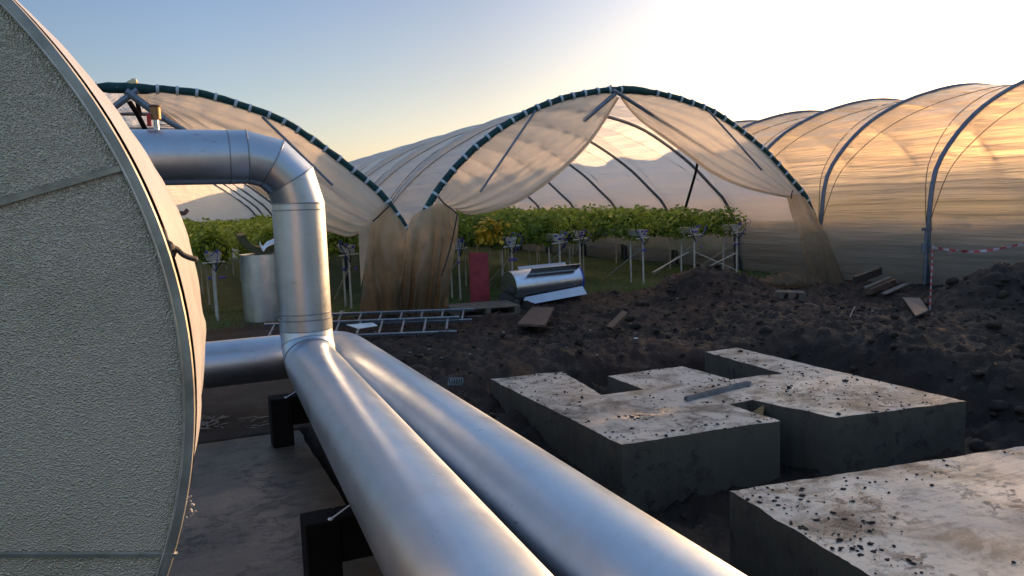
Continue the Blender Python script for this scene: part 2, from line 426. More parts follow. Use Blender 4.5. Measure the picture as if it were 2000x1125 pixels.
# concrete pad on the left
pd = MB(); nx, ny = 44, 80
top = [[(PAD[0]+(PAD[2]-PAD[0])*i/nx + (.03*nz(j*.35, 5) if i == nx else 0), PAD[1]+(PAD[3]-PAD[1])*j/ny + (.02*nz(i*.6, 8) if j == ny else 0), .004*nz(i*.2, j*.2)) for j in range(ny+1)] for i in range(nx+1)]
pd.grid(top)
ed = [top[nx][j] for j in range(ny+1)] + [top[i][ny] for i in range(nx-1, -1, -1)]
pd.grid([ed, [(x+.01, y+.01, -.16) for x, y, z in ed]])
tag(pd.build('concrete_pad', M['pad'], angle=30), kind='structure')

# ------------------------------------------------------------------ foundation slabs
def inside(poly, x, y):
    c = False; n = len(poly)
    for i in range(n):
        x1, y1 = poly[i]; x2, y2 = poly[(i+1) % n]
        if (y1 > y) != (y2 > y) and x < (x2-x1)*(y-y1)/(y2-y1)+x1: c = not c
    return c
def slab(name, label, poly, zt, zb):
    from mathutils.geometry import tessellate_polygon
    t = thing(name, label, 'foundation', (poly[0][0], poly[0][1], zb))
    # densify and roughen the cast edge a little
    pts = []
    for i in range(len(poly)):
        p, q = Vector(poly[i]), Vector(poly[(i+1) % len(poly)]); n = max(2, int((q-p).length/.03))
        for k in range(n):
            w = p.lerp(q, k/n); d = (q-p).normalized(); nn = Vector((d.y, -d.x))
            pts.append(w + nn*(.010*nz(w.x*5, w.y*5)+.009*nz(w.x*23, w.y*23) if k else 0))
    tp = [Vector((p.x, p.y, zt+.006*nz(p.x*5, p.y*5, 3))) for p in pts]
    tri = tessellate_polygon([tp]); m = MB(); m.add(tp, [tuple(f) for f in tri])
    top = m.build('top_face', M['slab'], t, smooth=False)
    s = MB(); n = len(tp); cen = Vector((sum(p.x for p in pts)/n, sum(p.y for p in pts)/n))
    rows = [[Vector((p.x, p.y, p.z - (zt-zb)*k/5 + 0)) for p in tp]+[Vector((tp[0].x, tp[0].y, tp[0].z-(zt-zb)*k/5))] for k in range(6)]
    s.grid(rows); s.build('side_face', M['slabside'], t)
    return t
S1 = [(2.83, 4.56), (4.17, 4.45), (4.15, 5.02), (4.42, 5.04), (4.58, 4.30), (5.80, 4.12), (5.84, 6.92), (5.40, 6.92), (5.33, 5.66), (4.76, 5.72), (4.75, 6.45), (3.88, 6.48), (3.86, 5.82), (3.44, 5.86), (3.60, 6.90), (2.84, 6.98)]
slab('foundation_slab', 'notched concrete foundation slab with two slots in its back edge and a puddle on top', S1, 0, -.62)
S2 = [(2.90, 3.50), (2.60, 1.0), (8.5, 1.0), (8.5, 2.72)]
slab('foundation_slab', 'mud spattered concrete foundation slab in the lower right corner, nearest the camera', S2, 0, -.62)
# crumbs of soil lying on the slabs
cl = MB(); rnd.seed(3)
def on_slab(x, y): return inside(S1, x, y) or inside(S2, x, y)
n = 0
while n < 1900:
    near2 = rnd.random() < .55
    x, y = (rnd.uniform(2.6, 6.8), rnd.uniform(1.3, 3.5)) if near2 else (rnd.uniform(2.8, 5.9), rnd.uniform(4.1, 7))
    if not on_slab(x, y): continue
    w = fbm(x*1.6+3, y*1.6, 4, 3)
    if rnd.random() > .35+w*1.1: continue
    r = .002+.010*rnd.random()**3.5 + (.02*rnd.random() if rnd.random() < .02 else 0)
    cl.rock((x, y, r*.35), r, rnd.random()*50, .6); n += 1
for (cx, cy, sx, sy, k) in [(3.45, 5.02, .16, .05, 26), (3.2, 5.15, .2, .04, 30), (3.05, 4.8, .12, .05, 26), (4.55, 5.6, .2, .1, 50), (4.2, 5.1, .12, .05, 40), (3.3, 4.62, .5, .03, 50), (3.9, 4.5, .25, .03, 50), (3.05, 3.2, .22, .08, 70), (2.98, 2.75, .15, .12, 70), (2.95, 2.5, .08, .15, 40), (3.2, 6.9, .4, .04, 60), (5.6, 5.5, .25, .6, 60), (5.2, 4.25, .4, .04, 60)]:
    for _ in range(int(k*.7)):
        x, y = rnd.gauss(cx, sx), rnd.gauss(cy, sy)
        if on_slab(x, y):
            r = .003+.015*rnd.random()**2.5; cl.rock((x, y, r*.2), r, rnd.random()*50, .42)
tag(cl.build('soil_crumbs', M['clod'], angle=None), 'dark crumbs of soil scattered over the tops of the concrete slabs', 'soil', kind='stuff')
# clods on the open ground
cg = MB()
for _ in range(5200):
    y = 4+10*rnd.random()**.9; x = rnd.uniform(1.3, 12.2)
    if on_slab(x, y) or (x < 1.8 and y < 7.6): continue
    if y > 12.3: continue
    r = .008+.04*rnd.random()**5; cg.rock((x, y, ground(x, y)+r*.1), r, rnd.random()*50, .7)
ICO = ICO1
for _ in range(150):
    x, y = rnd.choice([(rnd.gauss(8.4, 1.0), rnd.gauss(9.8, .9)), (rnd.gauss(9.3, .9), rnd.gauss(6.4, .9)), (rnd.uniform(3, 8), rnd.uniform(7.2, 10.5)), (rnd.uniform(1.9, 2.6), rnd.uniform(4, 8)), (rnd.gauss(6.6, .4), rnd.uniform(4, 7))])
    if on_slab(x, y): continue
    r = rnd.uniform(.035, .10)*rnd.random()**.5; cg.rock((x, y, ground(x, y)+r*.15), r, rnd.random()*50, .65)
ICO = ICO0
tag(cg.build('soil_clods', M['clod'], angle=None), 'loose dark clods strewn over the churned ground', 'soil', kind='stuff')
cw = MB()
for _ in range(420):
    y = rnd.uniform(6.9, 12); x = rnd.uniform(1.8, 11)
    if on_slab(x, y): continue
    if nz(x*1.3, y*1.3, 7) < -.05: continue
    r = .006+.018*rnd.random()**3; cw.rock((x, y, ground(x, y)+r*.6), r, rnd.random()*50, .5)
tag(cw.build('stone_chips', M['chip'], angle=None), 'small pale stones and chips scattered in the soil', 'gravel', kind='stuff')
# shavings on the wet strip at the head of the pad
sv = MB()
for _ in range(70):
    p = at_z(rnd.uniform(385, 440) if rnd.random() < .75 else rnd.uniform(470, 520), rnd.uniform(812, 838), .012)
    a_ = rnd.random()*6; d = Vector((math.cos(a_), math.sin(a_), 0))*rnd.uniform(.01, .05); e = Vector((-d.y, d.x, 0))*rnd.uniform(.1, .35)
    sv.add([p-d-e, p+d-e*.4, p+d+e, p-d+e*.6, p+Vector((0, 0, .006))], [(0, 1, 4), (1, 2, 4), (2, 3, 4), (3, 0, 4)])
tag(sv.build('shavings', M['woodlt'], smooth=False), 'pale shavings and scraps lying on the far end of the concrete pad', 'debris', kind='stuff')

# ------------------------------------------------------------------ tank
TA = .06; TC = Vector((-1.16, 1.84, 1.37)); TR = 1.2; TL = 1.05
tax = Vector((math.sin(TA), math.cos(TA), 0)); tsd = Vector((math.cos(TA), -math.sin(TA), 0)); tz = Vector((0, 0, 1))
def tp_(a, r, d): return TC + tax*d + (tsd*math.cos(a)+tz*math.sin(a))*r
tank = thing('insulated_tank', 'huge round tank clad in stucco embossed aluminium, its end plate filling the left edge', 'tank', TC-tz*1.2)
NA = 180
def ring(r, d, wob=0, n=NA): return [tp_(2*math.pi*k/n, r+(wob*nz(k*.35, d*3, 2) if wob else 0), d) for k in range(n)]
m = MB(); radii = [1.182, 1.1, .9, .6, .3, .02]
m.rings([ring(r, .004 - .03*(1-(r/1.18)**2)) for r in radii], caps=False); m.add(ring(.02, -.026), [tuple(range(NA-1, -1, -1))])
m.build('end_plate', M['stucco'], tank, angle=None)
# rim: an outer flange and a flat edge strip with a raised bead
m = MB(); m.rings([ring(1.180, .002), ring(1.180, -.004), ring(1.190, -.005), ring(1.199, -.002), ring(1.201, .008), ring(1.201, .016), ring(1.17, .018)], caps=False); m.build('rim_strip', M['rim'], tank, angle=50)
m = MB(); m.rings([ring(1.179+.003*math.cos(t), -.005+.003*math.sin(t)) for t in [2*math.pi*i/6 for i in range(7)]], caps=False); m.build('bead', M['seam'], tank, angle=None)
m = MB(); m.rings([ring(1.17, .017), ring(1.15, .03), ring(1.15, .14)], caps=False); m.build('rim_gap', M['black'], tank, angle=None)
# body under a wrinkled white film
rg = []
for i in range(26):
    d = .082+(TL-.082)*i/25
    rr = []
    for k in range(260):
        an = 2*math.pi*k/260
        w = .010*nz(an*3+9, d*7, 1)+.006*nz(an*14, d*2.2, 4) + .010*nz(an*2.0, d*16, 3)
        w *= min(1, i/7)
        rr.append(tp_(an, 1.203+w, d+(.004*nz(an*6, 1, 5) if i == 0 else 0)))
    rg.append(rr)
m = MB(); m.rings(rg, caps=False)
m.rings([rg[-1], [tp_(2*math.pi*k/260, .6, TL+.12) for k in range(260)]], caps=False); m.add([tp_(2*math.pi*k/260, .6, TL+.12) for k in range(260)], [tuple(range(260))])
m.build('film_wrapped_body', M['wrap'], tank, angle=None)
# lapped seams across the end plate
def on_plate(x, y, off=-.012):
    d = ray(x, y); s = ((TC+tax*off-CAM).dot(tax))/d.dot(tax); return CAM+d*s
def seam(p, q, w, th, mt):
    a_, b_ = on_plate(*p), on_plate(*q); L = (b_-a_); dr = L.normalized(); up = dr.cross(tax)
    m = MB(); rows = []
    for i in range(30):
        c_ = a_+L*(i/29)
        pr = [up*-w-tax*0, up*-w*.8-tax*th, up*w*.6-tax*th*1.2, up*w-tax*.0]
        r_ = ((c_-TC)-tax*((c_-TC).dot(tax))).length; base = tax*(.0135-.03*(1-(r_/1.18)**2))
        rows.append([c_+q_+base+dr*0 for q_ in pr])
    m.grid(rows); return m.build('seam_strip', mt, tank, angle=30)
for p_, q_, w_, mt in [((-260, 470), (252, 322), .008, M['seam']), ((-260, 1080), (346, 1088), .006, M['seam'])]: seam(p_, q_, w_, .006, mt)
# cradle under the tank (two saddles)
for d in (.25, .85):
    m = MB(); fr = [tp_(R(-90+t), 1.21, d) for t in range(-32, 33, 4)]
    bt = [Vector((p.x, p.y, .0)) for p in fr]
    for o_ in (0, ): m.grid([fr, bt]); m.grid([[p+tax*.1 for p in bt], [p+tax*.1 for p in fr]]); m.grid([bt, [p+tax*.1 for p in bt]])
    m.build('cradle', M['black'], tank, angle=30)
# shreds of film at the edge
m = MB()
for (x, y, s_) in [(372, 992, .012), (369, 985, .008), (374, 1000, .006)]:
    p = on_plate(x, y, .03); 
    for k in range(5): m.rock(p+Vector((rnd.gauss(0, .004), 0, rnd.gauss(0, .008))), s_*.35, rnd.random()*40, .9)
m.build('film_shred', M['wrap'], tank, angle=None)
# rope with a knot tied at the rim
def on_tank(x, y, d): 
    dd = ray(x, y); s = ((TC+tax*d-CAM).dot(tax))/dd.dot(tax); return CAM+dd*s
rp = thing('tie_rope', 'dark knotted rope end sticking out of the gap behind the tank rim', 'rope', on_tank(330, 485, .06))
m = MB(); m.tube(spline([on_tank(x, y, d) for x, y, d in [(322, 470, .06), (328, 482, .05), (335, 484, .04), (345, 486, .05), (357, 497, .06), (370, 503, .07), (384, 507, .08)]], 18), .006, 8)
m.build('rope_tail', M['rope'], rp, angle=None)
m = MB(); m.tube(spline([on_tank(x, y, d) for x, y, d in [(318, 452, .07), (324, 472, .05), (332, 478, .04), (334, 490, .05), (330, 500, .05), (326, 490, .03), (332, 482, .03), (340, 488, .06), (336, 500, .07)]], 30), .0075, 8)
m.build('knot', M['rope'], rp, angle=None)
m = MB(); m.tube(spline([on_tank(x, y, d) for x, y, d in [(284, 388, .09), (300, 428, .075), (318, 455, .065), (332, 505, .06), (345, 560, .06), (353, 610, .06), (357, 640, .055)]], 30), .0045, 6)
m.build('rope_run', simple('brown_rope', (.10, .035, .015), .8), rp, angle=None)
rp2 = MB(); rp2.tube(spline([on_tank(x, y, TL+.02) for x, y in [(347, 424), (353, 416), (360, 417), (367, 409)]], 10), .007, 6); rp2.rock(on_tank(355, 417, TL+.02), .014, 3)
tag(rp2.build('tie_rope', M['rope'], angle=None), 'small dark rope knot at the far edge of the wrapped tank body', 'rope')

# ------------------------------------------------------------------ pipes
PR = .2
def pr_ring(c, t, r=PR, n=40):
    t = t.normalized(); up = Vector((0, 0, 1)) if abs(t.z) < .8 else Vector((0, 1, 0))
    if abs(t.z) >= .8: up = Vector((0, 1, 0))
    return c, t, r, n
def sweep(path, r=PR, n=48):
    return MB().tube(path, r, n)
def seam_ring(m, c, t, r=PR, w=.006, h=.003):
    t = t.normalized(); u = t.orthogonal().normalized(); v = t.cross(u); n = 48
    rg = []
    for dr, dt in ((-.002, -w), (h, -w*.6), (h, w*.6), (-.002, w)):
        rg.append([c + t*dt + (u*math.cos(2*math.pi*k/n)+v*math.sin(2*math.pi*k/n))*(r+dr) for k in range(n)])
    m.rings(rg, caps=False)
def screws(m, c, t, angs, r=PR):
    t = t.normalized(); u = t.orthogonal().normalized(); v = t.cross(u)
    for a_ in angs:
        d = u*math.cos(a_)+v*math.sin(a_); m.tube([c+d*(r-.001), c+d*(r+.004)], .004, 6)
pd1 = Vector((.062, 1, -.017)).normalized()
P1a = Vector((.785, 3, .552)); P1b = P1a + pd1*((6.234-.30-3)/pd1.y)
RX, RY = .983, 6.236; DZ = 2.127
RB = .36
big = thing('insulated_pipe', 'left silver pipe of the pair in front, rising over a bend to the tank', 'pipe', (RX, RY, 0))
# upper duct, three mitred gores and the riser as one straight-sided casing
path_d = [Vector((-2.2, RY, DZ+.02)), Vector((-.5, RY, DZ+.004)), Vector((RX-RB-.13, RY, DZ)), Vector((RX-RB, RY, DZ))]
m = MB()
duct = MB().tube([(-2.6, RY, DZ), (RX-RB, RY, DZ)], PR, 48, caps=False)
duct.build('upper_duct', M['galv'], big, angle=60)
def gores(cen, e1, e2, Rb, cuts, r, name, parent):
    rings_ = []; cs = []
    for th in cuts:
        c_ = cen + e1*math.cos(th)*Rb + e2*math.sin(th)*Rb; rad = e1*math.cos(th)+e2*math.sin(th); t = -e1*math.sin(th)+e2*math.cos(th)
        side = e1.cross(e2); cs.append((c_, t))
        rings_.append([c_ + (rad*math.cos(2*math.pi*k/48)+side*math.sin(2*math.pi*k/48))*r for k in range(48)])
    # each gore is a flat-sided piece: no shading across its seams
    for i in range(len(rings_)-1):
        m_ = MB(); m_.rings([rings_[i], rings_[i+1]], caps=False); m_.build(name, M['galv'], parent, angle=60)
    return cs
cen = Vector((RX-RB, RY, DZ-RB))
cs = gores(cen, Vector((0, 0, 1)), Vector((1, 0, 0)), RB, [0, R(30), R(60), R(90)], PR, 'elbow_gore', big)
RB2 = .26
zt = DZ-RB; zb = P1b.z+RB2+.02
MB().tube([(RX, RY, zt), (RX, RY, zb+.085)], PR, 48, caps=False).build('riser', M['galv'], big, angle=60)
MB().tube([(RX, RY, zb+.085), (RX, RY, zb)], PR+.004, 48, caps=False).build('riser_collar', M['galv'], big, angle=60)
cen2 = Vector((RX, RY-RB2, zb)); e1 = Vector((0, 1, 0)); 
# lower elbow turning towards the camera
back = -pd1
cs2 = gores(cen2, Vector((0, 1, 0)), Vector((0, 0, -1)), RB2, [0, R(28), R(56)], PR+.002, 'elbow_gore', big)
c0, t0 = cs2[-1]
th = [R(56+34*i/6) for i in range(7)]
pth = [cen2 + Vector((0, 1, 0))*math.cos(a_)*RB2 + Vector((0, 0, -1))*math.sin(a_)*RB2 for a_ in th]
end = pth[-1]
fl = [end + back*s for s in (.1, .3, .6, 1, 1.5, 2, 2.6, 3.2, 4, 5, 6.5, 8, 10)]
m = MB()
full = pth+fl
m.tube(full, PR, 56); m.build('long_run', M['galv'], big, angle=60)
def seam_part(parent, c_, t_, r=PR):
    m_ = MB(); seam_ring(m_, c_, t_, r); m_.build('seam', M['seamlite'], parent, angle=30)
for c_, t_ in cs+cs2[:3]: seam_part(big, c_, t_, PR+.001)
seam_part(big, Vector((RX-RB-.13, RY, DZ)), Vector((1, 0, 0))); seam_part(big, Vector((RX, RY, zt-.05)), tz); seam_part(big, Vector((RX, RY, zb+.085)), tz, PR+.004); seam_part(big, Vector((RX, RY, zb+.13)), tz)
# second pipe
P2e = Vector((1.25, 3, .53)); P2b = Vector((1.41, 6.86, .43)); d2 = (P2e-P2b).normalized()
lp = thing('insulated_pipe', 'right silver pipe of the pair in front, low down, bending behind the riser', 'pipe', (1.41, 6.9, 0))
pts = [Vector((-2.6, 7.116, .418)), Vector((0, 7.116, .418)), Vector((1.0, 7.116, .418))]
LBR = .26; bc = Vector((1.41-LBR, 7.116-LBR, .42))
for i in range(0, 10): a_ = R(90-90*i/9); pts.append(bc+Vector((math.cos(a_)*LBR, math.sin(a_)*LBR, .0)))
pts += [P2b + d2*s for s in (.15, .5, 1, 1.5, 2, 3, 4, 5, 6.5, 8, 10)]
MB().tube(pts, PR, 56).build('long_run', M['galv'], lp, angle=60)
seam_part(lp, Vector((.96, 7.116, .418)), Vector((1, 0, 0)))
# supports
def support(label, x, y, ztop, w=.30):
    t = thing('pipe_support', label, 'pipe support', (x, y, 0), 'black supports under the pipe')
    z0 = .0
    MB().box((x+.075, y, (ztop+z0)/2), (.15, .16, ztop-z0), None, .006).build('upright', M['black'], t, angle=30)
    MB().box((x+.15+w/2, y+.01, ztop-.105), (w, .14, .21), None, .006).build('cross_bar', M['black'], t, angle=30)
    MB().box((x+.15+w+.06, y, ztop/2-.15), (.12, .16, ztop+.3-.05), None, .006).build('upright', M['black'], t, angle=30)
    m = MB(); a_ = Vector((x+.11, y-.07, ztop+.004)); b_ = Vector((x+.24, y-.02, ztop+.05)); m.tube([a_, b_], .004, 6); m.rock(a_, .012, 2)
    m.build('tie_wire', M['clip'], t)
    return t
support('black support block under the pipe by the riser elbow', .62, 5.82, .36)
support('black support block under the pipe at the bottom edge, nearest the camera', .47, 3.42, .35)
# air valve on the duct
av = thing('air_valve', 'small brass air valve with red lever standing on top of the upper duct', 'valve', (.02, RY, DZ+PR))
MB().tube([(.02, RY, DZ+PR-.02), (.02, RY, DZ+PR+.07)], .018, 12).build('stem', M['sheetm'], av)
m = MB(); m.tube([(.02, RY, DZ+PR+.07), (.02, RY, DZ+PR+.075), (.02, RY, DZ+PR+.155), (.02, RY, DZ+PR+.16)], [.03, .036, .036, .03], 14); m.build('valve_body', M['brass'], av)
m = MB(); m.tube([(.02, RY, DZ+PR+.158), (.02, RY, DZ+PR+.172)], .042, 14); m.build('valve_cap', M['woodbr'], av)
m = MB(); m.box((-.025, RY-.03, DZ+PR+.065), (.03, .02, .09), None, .004); m.build('lever', M['redp'], av)

# ------------------------------------------------------------------ polytunnels
BAY = 2.45
def tunnel_sheet(prof, y0, nb, skirt_l=None, skirt_r=None, sag=.09, na=150, per=10, name='cover', mat=None, parent=None, wr=1.0, seed=0):
    pr_ = spline(prof, na); nrm = []
    for i in range(na):
        a_ = pr_[max(0, i-1)]; b_ = pr_[min(na-1, i+1)]; t = (b_-a_).normalized(); nrm.append(Vector((-t.z, 0, t.x)) if True else 0)
    rows = []
    L = 13.
    for j in range(nb*per+1):
        y = y0+BAY*j/per; w = (j % per)/per; bay = j//per; s0 = math.sin(math.pi*w)
        row = []
        for i in range(na):
            s = i/(na-1)
            d = -sag*abs(s0)**.8*min(1, 4*s, 4*(1-s))*(1+.5*nz(bay*3.3+seed, s*5))
            # ropes press the film in along their zigzag line
            for fr in (s, 1-s):
                q = (w-fr); d -= .03*math.exp(-(q/.07)**2)*min(1, 5*s, 5*(1-s))
            st = min(1, 7*s0+.12)
            sl = s*L + (w-.5)*.35*nz(bay*7.7+seed, s*9, 2)
            d += wr*st*(.020*nz(sl*3.4, y*.55, bay*5.+seed) + .011*nz(sl*9.5, y*.5, bay*3.+9+seed))
            p = pr_[i]+nrm[i]*d; row.append((p.x, y, p.z))
        rows.append(row)
    return MB().grid(rows).build(name, mat or M['cover_soft'], parent, angle=None)
def hoop(prof, y, r=.036, parent=None, legs=True, zf=.0, inset=.0):
    pr_ = [Vector((p.x, y, p.z)) for p in spline(prof, 46)]
    if legs: pr_ = [Vector((pr_[0].x, y, zf))]+pr_+[Vector((pr_[-1].x, y, zf))]
    return MB().tube(pr_, r, 8).build('hoop', M['hoop'], parent, angle=None)
def rope_lines(prof, y0, nb, parent, off=.02, only=None):
    pr_ = spline(prof, 61)
    for b in range(nb):
        for sgn in (0, 1):
            m = MB(); pts = []
            for i in range(61):
                s = i/60; t = (pr_[min(60, i+1)]-pr_[max(0, i-1)]).normalized(); n_ = Vector((-t.z, 0, t.x)); w = s if sgn == 0 else 1-s
                s0 = math.sin(math.pi*w); d = -.09*abs(s0)**.8*min(1, 4*s, 4*(1-s)) - .03*min(1, 5*s, 5*(1-s)) + off
                p = pr_[i]+n_*d; pts.append((p.x, y0+BAY*(b+w), p.z))
            m.tube(pts, .0075, 5); m.build('tie_line', M['ropeline'], parent, angle=None)
# arch outlines (x, z), surveyed at the mouth
PR2 = [(3.60, 0, 1.05), (3.72, 0, 1.38), (3.95, 0, 1.77), (4.28, 0, 2.19), (4.74, 0, 2.62), (5.31, 0, 3.01), (5.88, 0, 3.29), (6.52, 0, 3.50), (7.45, 0, 3.65), (8.42, 0, 3.60), (9.45, 0, 3.36), (10.17, 0, 3.01), (10.92, 0, 2.52), (11.51, 0, 2.01), (11.88, 0, 1.67), (12.17, 0, 1.15)]
PR1h = [(-.35, 0, 3.46), (.24, 0, 3.45), (.70, 0, 3.40), (1.17, 0, 3.26), (1.73, 0, 3.05), (2.23, 0, 2.72), (2.67, 0, 2.37), (3.13, 0, 1.97), (3.40, 0, 1.60), (3.54, 0, 1.35), (3.56, 0, 1.0)]
PR1 = [(-.7-x, 0, z) for x, _, z in PR1h[:0:-1]]+PR1h
PR3h = [(12.30, 0, .95), (12.32, 0, 1.45), (12.47, 0, 2.10), (12.97, 0, 2.68), (13.65, 0, 3.17), (14.5, 0, 3.55), (15.2, 0, 3.76), (16.1, 0, 3.95), (17.0, 0, 4.02)]
PR3 = PR3h+[(34.0-x, 0, z) for x, _, z in PR3h[-2::-1]]
D0 = 12.0
def band(prof, parent):
    pr_ = spline(prof, 90); pts = []; rad = []
    for i, p in enumerate(pr_):
        pts.append(Vector((p.x, D0, p.z))+Vector((0, .01*nz(i*.7, 2), .012*nz(i*.5, 7)))); rad.append(.054+.012*nz(i*.55, 3)+(.02 if abs(i-45) < 3 else 0))
    b = MB().tube(pts, rad, 10).build('end_band', M['band'], parent, angle=None)
    i = 1; k = 0
    pr2 = spline(prof, 400); L = 0; nxt = .2
    for i in range(1, 399):
        L += (pr2[i]-pr2[i-1]).length
        if L > nxt:
            nxt = L+.24+.10*nz(i*.3, 5); t = (pr2[i+1]-pr2[i-1]).normalized(); n_ = Vector((-t.z, 0, t.x)); c_ = Vector((pr2[i].x, D0, pr2[i].z))
            m = MB(); ring_ = [c_ + (n_*math.cos(a_)+Vector((0, 1, 0))*math.sin(a_))*.068 for a_ in [2*math.pi*q/12 for q in range(12)]]
            w = .02
            m.rings([[p_-t*w for p_ in ring_], [p_+t*w for p_ in ring_]], caps=True)
            o = m.build('clip', M['clip'], None, angle=40); o.parent = b; o.matrix_parent_inverse = Matrix()
    return b
t1 = thing('polytunnel', 'left polytunnel with green banded arch, partly hidden by the pipe and tank', 'polytunnel', (-.35, D0, 0), 'polytunnels side by side')
t2 = thing('polytunnel', 'middle polytunnel whose open mouth with parted curtains shows the strawberry tables', 'polytunnel', (7.45, D0, 0), 'polytunnels side by side')
t3 = thing('polytunnel', 'right polytunnel of glowing ribbed film running along the right side', 'polytunnel', (17, D0, 0), 'polytunnels side by side')
NB = 14
tunnel_sheet(PR1, D0, 8, parent=t1, seed=11); tunnel_sheet(PR2, D0, NB, parent=t2, seed=23)
for t, prf in ((t1, PR1), (t2, PR2)):
    for k in range(1, (8 if t is t1 else NB)+1): hoop([(x, 0, z-.05) for x, _, z in prf], D0+BAY*k, parent=t)
    band(prf, t)
    for x_ in (prf[0][0], prf[-1][0]):
        MB().tube([(x_, D0, -.1), (x_, D0, prf[0][2]+.05)], .04, 8).build('leg', M['hoop'], t)
    rope_lines(prf, D0, 4, t)
    # overhead cross rails inside
    for k in (1, 3): MB().tube([(prf[5][0], D0+BAY*k, 2.75), (prf[-6][0], D0+BAY*k, 2.75)], .018, 6).build('tie_bar', M['hoop'], t) if t is t1 else None
# right tunnel with its long side wall down to the ground
y3 = 9.52-BAY*3; n3 = NB+4
full3 = [(12.36, 0, -.25), (12.30, 0, .2), (12.28, 0, .6)]+PR3+[(21.72, 0, .6), (21.70, 0, .2), (21.64, 0, -.25)]
def sheet3():
    na = 320; pr_ = spline(full3, na); rows = []; per = 12
    for j in range(n3*per+1):
        y = y3+BAY*j/per; w = (j % per)/per; bay = j//per; s0 = math.sin(math.pi*w); row = []
        for i in range(na):
            a_ = pr_[max(0, i-1)]; b_ = pr_[min(na-1, i+1)]; t = (b_-a_).normalized(); n_ = Vector((-t.z, 0, t.x)); s = i/(na-1)
            z = pr_[i].z; k = sm(z, .9, 2.0); sa = max(0, (s-.08)/.84); sa = min(1, sa)
            d = -.15*abs(s0)**.8*k
            for fr in (sa, 1-sa):
                d -= .04*math.exp(-((w-fr)/.06)**2)*min(1, sm(z, .9, 1.6))
            st = min(1, 5*s0+.1); sl = s*17+(w-.5)*.35*nz(bay*7.7, s*12, 2)
            up = .35+.65*sm(z, .8, 1.8)
            d += st*up*(.04*nz(sl*3.0, y*.45, bay*5.) + .034*nz(sl*7.5, y*.35, bay*3.+9)) + .05*(1-k)*nz(y*.8, z*1.5, 3)+ (1-k)*.03*nz(y*3, z*5, 6)
            p = pr_[i]+n_*d; row.append((p.x, y, p.z))
        rows.append(row)
    return MB().grid(rows).build('cover', M['cover'], t3, angle=None)
sheet3()
m = MB(); m.grid([[(12.42+.55*(k/6)**2+.03*nz(y_*.21, k, 3), y3+y_*.25, -.25+(1.42+.05*nz(y_*.17, 2)+.02*math.sin(y_*.64))*k/6) for k in range(7)] for y_ in range(int(n3*BAY/.25)+1)])
m.build('shade_sheet', simple('shade_sheet_grey', (.09, .09, .087), .8, 0, .35, 2, .4, 20), t3, angle=None)  # added dark sheet that stands for shade low on the wall
for k in range(n3+1):
    o = hoop([(x, 0, z+.0) for x, _, z in PR3], y3+BAY*k, .042, t3, True, -.2)
def rope3():
    pr_ = spline(PR3, 61)
    for b in range(n3):
        for sgn in (0, 1):
            pts = []
            for i in range(61):
                s = i/60; t = (pr_[min(60, i+1)]-pr_[max(0, i-1)]).normalized(); n_ = Vector((-t.z, 0, t.x)); w = s if sgn == 0 else 1-s
                z = pr_[i].z; s0 = math.sin(math.pi*w); d = -.15*abs(s0)**.8*sm(z, .9, 2.) - .04*sm(z, .9, 1.6)+.035
                p = pr_[i]+n_*d; pts.append((p.x, y3+BAY*(b+w), p.z))
            MB().tube(pts, .008, 5).build('tie_line', M['ropeline'], t3, angle=None)
rope3()
# bracket and leg outside the wall at each hoop foot
for k in range(n3-6):
    y = y3+BAY*k; m = MB(); m.tube([(12.20, y-.02, -.1), (12.22, y-.02, 1.05)], .03, 8); m.box((12.25, y, 1.02), (.14, .1, .05)); m.tube([(12.2, y, .62), (12.2, y, .78)], .055, 8)
    m.build('leg', M['hoop'], t3)
for t, prf in ((t1, PR1), (t2, PR2)):
    pr_ = spline(prf, 60); yE = D0+BAY*(8 if t is t1 else NB)
    MB().grid([[(p.x, yE+.05*nz(i*.3, k), .05+(p.z-.05)*k/8) for i, p in enumerate(pr_)] for k in range(9)]).build('end_wall', M['cover_soft'], t, angle=None)
hd = MB(); rows = []
for k in range(26):
    an = math.pi*k/25; rows.append([(23.4-.8*math.cos(an)*(1+.3*nz(j*.3, k*.4)), 2+j*.5, -.1+2.5*math.sin(an)**.4*(1+.05*nz(j*.5, k*.3, 3)+.03*nz(j*2.1, k))) for j in range(110)])
hd.grid(rows); tag(hd.build('sun_block_hedge', simple('sun_block_leaves', (.03, .05, .02), .8, 0, .6, 6, 1., 20), angle=None), 'tall dark leafy blocker added behind the right tunnel to keep low sun off its lower wall', 'sun_block_hedge')  # leafy mass added out of view to block low sun from the tunnel
# braces behind the curtains
def brace(t, a, b, r=.03):
    MB().tube([a, b], r, 8).build('brace', M['brace'], t)
Y1 = D0+.16
brace(t2, at_y(1046, 216, D0-.07), at_y(938, 375, D0-.2), .02); brace(t2, at_y(1205, 180, D0-.08), at_y(1140, 236, D0-.02), .04); brace(t2, at_y(1198, 176, D0-.1), at_y(1400, 305, D0+.25), .034); brace(t2, at_y(1382, 214, D0-.07), at_y(1488, 332, D0-.2), .02)
brace(t1, at_y(268, 176, D0-.06), at_y(205, 222, D0-.1), .045); brace(t1, at_y(246, 178, D0-.08), at_y(320, 232, D0-.12), .05); brace(t1, at_y(320, 232, D0-.12), at_y(372, 262, D0-.1), .04); brace(t1, at_y(512, 228, D0-.07), at_y(650, 362, D0-.22), .02)
m = MB(); m.tube([at_y(252, 198, D0+.4), at_y(268, 222, D0+.4), at_y(285, 255, D0+.4)], .035, 8); m.tube([at_y(268, 200, D0+.6), at_y(274, 225, D0+.6)], .03, 8); m.build('hanging_strap', M['black'], t1)
